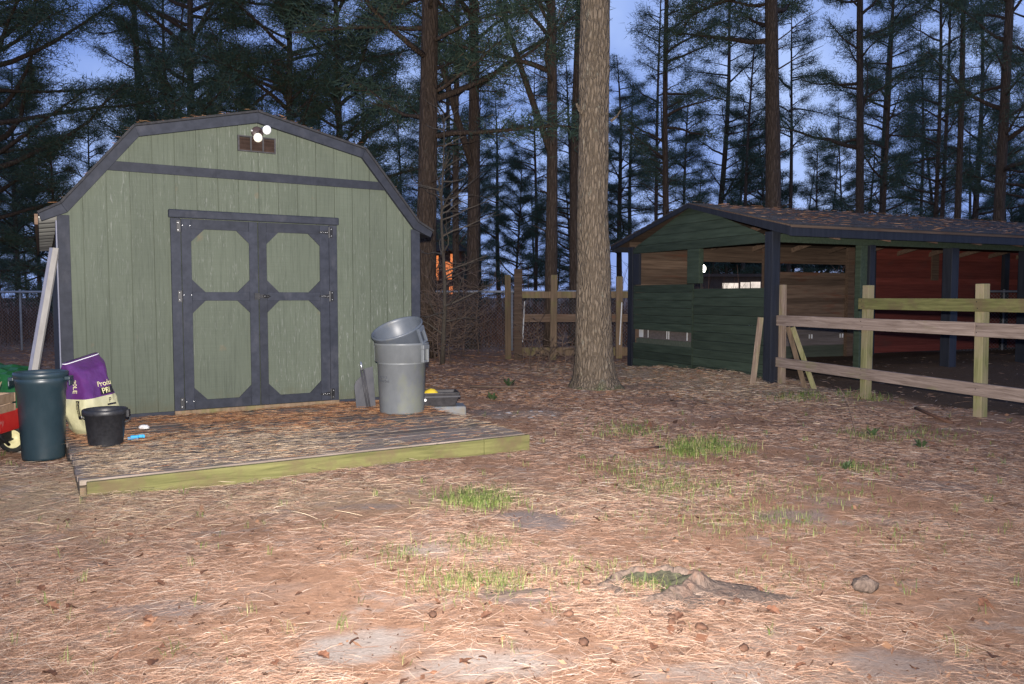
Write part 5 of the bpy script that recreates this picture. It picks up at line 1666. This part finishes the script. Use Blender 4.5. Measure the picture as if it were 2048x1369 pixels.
o_ = straw_field(270000, 2.5, 16, 'straw', 'pine_straw', power=1.0)
tag(o_, 'fallen pine needles covering the bare ground', 'pine straw', None, 'stuff')
# tan hay against the deck corner and the stable wall
def hay_mask(x, y):
    return rng.random(len(x)) < hay_amount(x, y)
o_ = straw_field(130000, 3.6, 15.5, 'straw_tan', 'loose_hay', mask=hay_mask, liftmax=0.06, lmul=1.4, wscale=1.25)
tag(o_, 'tan loose hay heaped at the deck corner and stable wall', 'hay', None, 'stuff')
o_ = straw_field(80000, 8.5, 30, 'straw_orange', 'rust_straw', mask=lambda x, y: (x < 3.2) & (rng.random(len(x)) < np.clip((y - 8.5) / 4, 0, 1)))
tag(o_, 'rust brown pine needles under the trees', 'pine straw', None, 'stuff')

# on the deck
N = 21000
u = rng.uniform(-0.93, 2.45, N); v = -2.72 + 2.68 * rng.random(N)
w1 = np.clip((v + 2.2) / 1.7, 0.12, 1) * (0.55 + 0.45 * np.sin(3 * u + 5 * v) * np.sin(2.1 * v - u))
w2 = np.clip(-(v + 0.9) / 1.5, 0.06, 0.55) * (0.5 + 0.5 * np.sin(2.2 * u + 1)) + 0.9 * np.exp(-((u + 0.75) ** 2 / 0.10 + (v + 2.2) ** 2 / 0.4))
for wgt, mt_, nm, lb in ((w1, 'straw_orange', 'deck_needles', 'rust orange needles drifted across the deck by the doors'), (w2, 'straw_tan', 'deck_straw', 'tan needles lying on the front of the deck')):
    k_ = rng.random(N) < wgt
    uu, vv_ = u[k_], v[k_]; n = len(uu)
    X = -3.399 + uu * ca_s - vv_ * sa_s; Y = 7.925 + uu * sa_s + vv_ * ca_s
    az = SH + rng.normal(0, 0.6, n)
    P = np.stack([X, Y, np.full(n, 0.144)], -1)
    me = strips(P, az, rng.uniform(0.06, 0.18, n), 0.0012 * rng.uniform(0.7, 1.4, n), rng.normal(0, 0.03, n), 0.003 + 0.018 * rng.random(n) ** 2, rng.normal(0, 0.012, n), 0.006 * rng.random(n), mt_, nm)
    tag(link(nm, me), lb, 'pine straw', None, 'stuff')
# litter on the shed roof edge
n = 130
uu = rng.uniform(-1.9, 1.9, n)
zz = np.interp(uu, [-1.985, -1.8, -1.168, 0, 1.168, 1.8, 1.985], [2.10, 2.20, 2.975, 3.245, 2.975, 2.20, 2.10])
keepz = rng.random(n) < np.where(np.abs(uu) < 1.15, 1, 0.35)
uu, zz = uu[keepz] + CEN, zz[keepz]; n = len(uu)
vv_ = rng.uniform(-0.07, 0.15, n)
P = np.stack([-3.399 + uu * ca_s - vv_ * sa_s, 7.925 + uu * sa_s + vv_ * ca_s, zz], -1)
me = strips(P, SH + rng.normal(0, 0.9, n), rng.uniform(0.05, 0.14, n), np.full(n, 0.0022), rng.normal(0, 0.15, n), 0.004 + 0.02 * rng.random(n), rng.normal(0, 0.01, n), np.zeros(n), 'straw_orange', 'roof_needles')
tag(link('roof_needles', me), 'pine needles caught along the shed roof edge', 'pine straw', None, 'stuff')
# litter on the stable roof
n = 1000
bx = rng.uniform(-0.05, 9, n); ty = rng.random(n)
by = -0.44 + (1.89 + 0.44) * ty; bz = 2.345 + (2.89 - 2.345) * ty + 0.02
P = np.stack([3.84 + bx * B_X[0] + by * B_Y[0], 11.85 + bx * B_X[1] + by * B_Y[1], bz], -1)
me = strips(P, B_ANG + rng.normal(0, 0.5, n), rng.uniform(0.08, 0.2, n), np.full(n, 0.004), rng.normal(0, 0.06, n), 0.004 + 0.015 * rng.random(n), rng.normal(0, 0.01, n), np.zeros(n), 'straw_orange', 'roof_needles')
tag(link('roof_needles', me), 'brown pine needles scattered over the stable roof', 'pine straw', None, 'stuff')


# grass: patches x, y, rx, ry, count, height
GR = []
def gp(px, py, rx, ry, n, h):
    d = 1600 * EYE / (py - 593); GR.append(((px - 1024) / 1600 * d, d, rx * 1.2, ry * 1.3, int(n * 2.0), h))
gp(955, 1012, 0.20, 0.22, 620, 0.075); gp(1410, 905, 0.27, 0.30, 520, 0.10); gp(1375, 912, 0.12, 0.15, 200, 0.08); gp(1255, 865, 0.30, 0.35, 200, 0.07)
gp(1340, 985, 0.26, 0.22, 260, 0.06); gp(1240, 945, 0.25, 0.25, 110, 0.06); gp(920, 1190, 0.20, 0.14, 260, 0.06); gp(1010, 1185, 0.10, 0.10, 120, 0.06)
gp(960, 1115, 0.16, 0.12, 110, 0.06); gp(1560, 1055, 0.25, 0.18, 130, 0.055); gp(1740, 875, 0.25, 0.25, 90, 0.08); gp(1720, 950, 0.18, 0.2, 90, 0.07)
gp(1190, 1170, 0.30, 0.16, 130, 0.05); gp(1300, 1200, 0.10, 0.05, 60, 0.075); gp(1420, 1060, 0.4, 0.3, 160, 0.05); gp(1600, 800, 0.3, 0.3, 110, 0.14); gp(1730, 800, 0.25, 0.3, 90, 0.12)
gp(800, 1140, 0.10, 0.10, 60, 0.07); gp(1310, 935, 0.3, 0.3, 110, 0.06); gp(1540, 1165, 0.3, 0.2, 60, 0.05); gp(1840, 1090, 0.25, 0.2, 50, 0.06); gp(1850, 870, 0.3, 0.3, 90, 0.06)
gp(1480, 990, 0.4, 0.4, 140, 0.05); gp(1650, 1010, 0.4, 0.3, 90, 0.05)
gx_, gy_, gh_ = [], [], []
for x_, y_, rx, ry, n, h in GR:
    gx_.append(rng.normal(x_, rx * 0.55, n)); gy_.append(rng.normal(y_, ry * 0.55, n)); gh_.append(0.012 + h * 0.8 * rng.uniform(0.3, 1.2, n))
# single blades in little groups all over the yard
for k in range(210):
    y_ = 2.75 * (9.5 / 2.75) ** rng.random(); x_ = rng.uniform(-0.66, 0.66) * y_
    uq, vq = shed_uv(x_, y_)
    if -1.0 < uq < 2.55 and vq > -2.8: continue
    if soil(np.array([x_]), np.array([y_]))[0, 2] > 0.4: continue
    n = rng.integers(2, 11)
    gx_.append(rng.normal(x_, 0.014, n)); gy_.append(rng.normal(y_, 0.014, n)); gh_.append(rng.uniform(0.025, 0.08, n))
X = np.concatenate(gx_); Y = np.concatenate(gy_); Hh = np.concatenate(gh_)
n = len(X)
base = np.stack([X, Y, gz(X, Y)], -1)
az = rng.uniform(0, 6.283, n); ln = rng.uniform(0.15, 1.3, n)
dirh = np.stack([np.cos(az), np.sin(az), np.zeros(n)], -1); s = np.stack([-np.sin(az), np.cos(az), np.zeros(n)], -1)
wd = (0.00095 * np.maximum(1, Y / 3.4) * rng.uniform(0.7, 1.3, n))[:, None]
midp = base + dirh * (Hh * ln * 0.35)[:, None]; midp[:, 2] += Hh * 0.6
tip = base + dirh * (Hh * ln * 1.1)[:, None]; tip[:, 2] += Hh * (1 - 0.4 * ln)
V_ = np.stack([base - s * wd, base + s * wd, midp - s * wd * 0.85, midp + s * wd * 0.85, tip - s * wd * 0.15, tip + s * wd * 0.15], 1).reshape(-1, 3)
b_ = np.arange(n)[:, None] * 6
F_ = np.concatenate([b_ + np.array([[0, 1, 3, 2]]), b_ + np.array([[2, 3, 5, 4]])], 1).reshape(-1, 4)
tag(link('grass', np_mesh('grass', V_, F_, 'grass', 4)), 'sparse green grass sprouting through the needles', 'grass', None, 'stuff')

# ------------------------------------------------------------------ bark chips and leaf crumbs in the litter
n = 8000
y = 2.5 * (11 / 2.5) ** rng.random(n); x = rng.uniform(-0.7, 0.7, n) * y
u, v = shed_uv(x, y)
kp = ~((u > -1.0) & (u < 2.5) & (v > -2.8) & (v < 6.3)) & (soil(x, y)[:, 2] < 0.5)
x, y = x[kp], y[kp]; n = len(x)
M['crumbs'] = islands('bark_crumbs', [(0.0, (0.05, 0.025, 0.016, 1)), (0.5, (0.13, 0.06, 0.035, 1)), (1.0, (0.27, 0.155, 0.095, 1))], 0.8)
sz = rng.gamma(2.0, 0.0026, n) * np.maximum(1, y / 5)
az = rng.uniform(0, 6.283, n)
e1 = np.stack([np.cos(az), np.sin(az), rng.normal(0, 0.3, n)], -1) * sz[:, None] * rng.uniform(0.8, 2.2, n)[:, None]
e2 = np.stack([-np.sin(az), np.cos(az), rng.normal(0, 0.5, n)], -1) * sz[:, None] * rng.uniform(0.4, 0.9, n)[:, None]
c = np.stack([x, y, gz(x, y) + 0.008 + 0.006 * rng.random(n)], -1)
V_ = np.stack([c - e1, c - e2 * 0.8, c + e1 * 0.9, c + e2], 1).reshape(-1, 3)
tag(link('litter_crumbs', np_mesh('litter_crumbs', V_, np.arange(len(V_)).reshape(-1, 4), 'crumbs', 4)), 'tiny bark chips and leaf crumbs among the needles', 'litter', None, 'stuff')

# ------------------------------------------------------------------ reddish brown undergrowth beyond the fences
n = 26000
y = rng.uniform(20.5, 44, n); x = rng.uniform(-0.85, 0.85, n) * y
cl_ = np.sin(0.9 * x + 0.4 * y) + np.sin(0.5 * y - 1.3 * x + 2)
kp = rng.random(n) < np.clip(0.55 + 0.3 * cl_, 0.1, 1)
ub, vb_ = (x - 3.84) * B_X[0] + (y - 11.85) * B_X[1], (x - 3.84) * B_Y[0] + (y - 11.85) * B_Y[1]
kp &= ~((ub > -0.3) & (ub < 12.6) & (vb_ > -0.6) & (vb_ < 4.6))
x, y = x[kp], y[kp]; n = len(x)
M['brush'] = islands('dead_brush', [(0.0, (0.05, 0.028, 0.02, 1)), (0.6, (0.13, 0.065, 0.042, 1)), (1.0, (0.20, 0.11, 0.07, 1))], 0.9)
h = rng.gamma(3.0, 0.28, n); az = rng.uniform(0, 6.283, n); ln = rng.uniform(0, 0.7, n) * h
b0 = np.stack([x, y, np.zeros(n)], -1)
tp = b0 + np.stack([np.cos(az) * ln, np.sin(az) * ln, h], -1)
md = (b0 + tp) / 2 + rng.normal(0, 0.08, (n, 3))
sv = np.stack([np.full(n, 0.011), np.zeros(n), np.zeros(n)], -1)
V_ = np.stack([b0 - sv, b0 + sv, md - sv * 0.7, md + sv * 0.7, tp - sv * 0.3, tp + sv * 0.3], 1).reshape(-1, 3)
b_ = np.arange(n)[:, None] * 6
F_ = np.concatenate([b_ + np.array([[0, 1, 3, 2]]), b_ + np.array([[2, 3, 5, 4]])], 1).reshape(-1, 4)
tag(link('undergrowth', np_mesh('undergrowth', V_, F_, 'brush', 4)), 'reddish brown dead undergrowth in the woods beyond the fences', 'undergrowth', None, 'stuff')
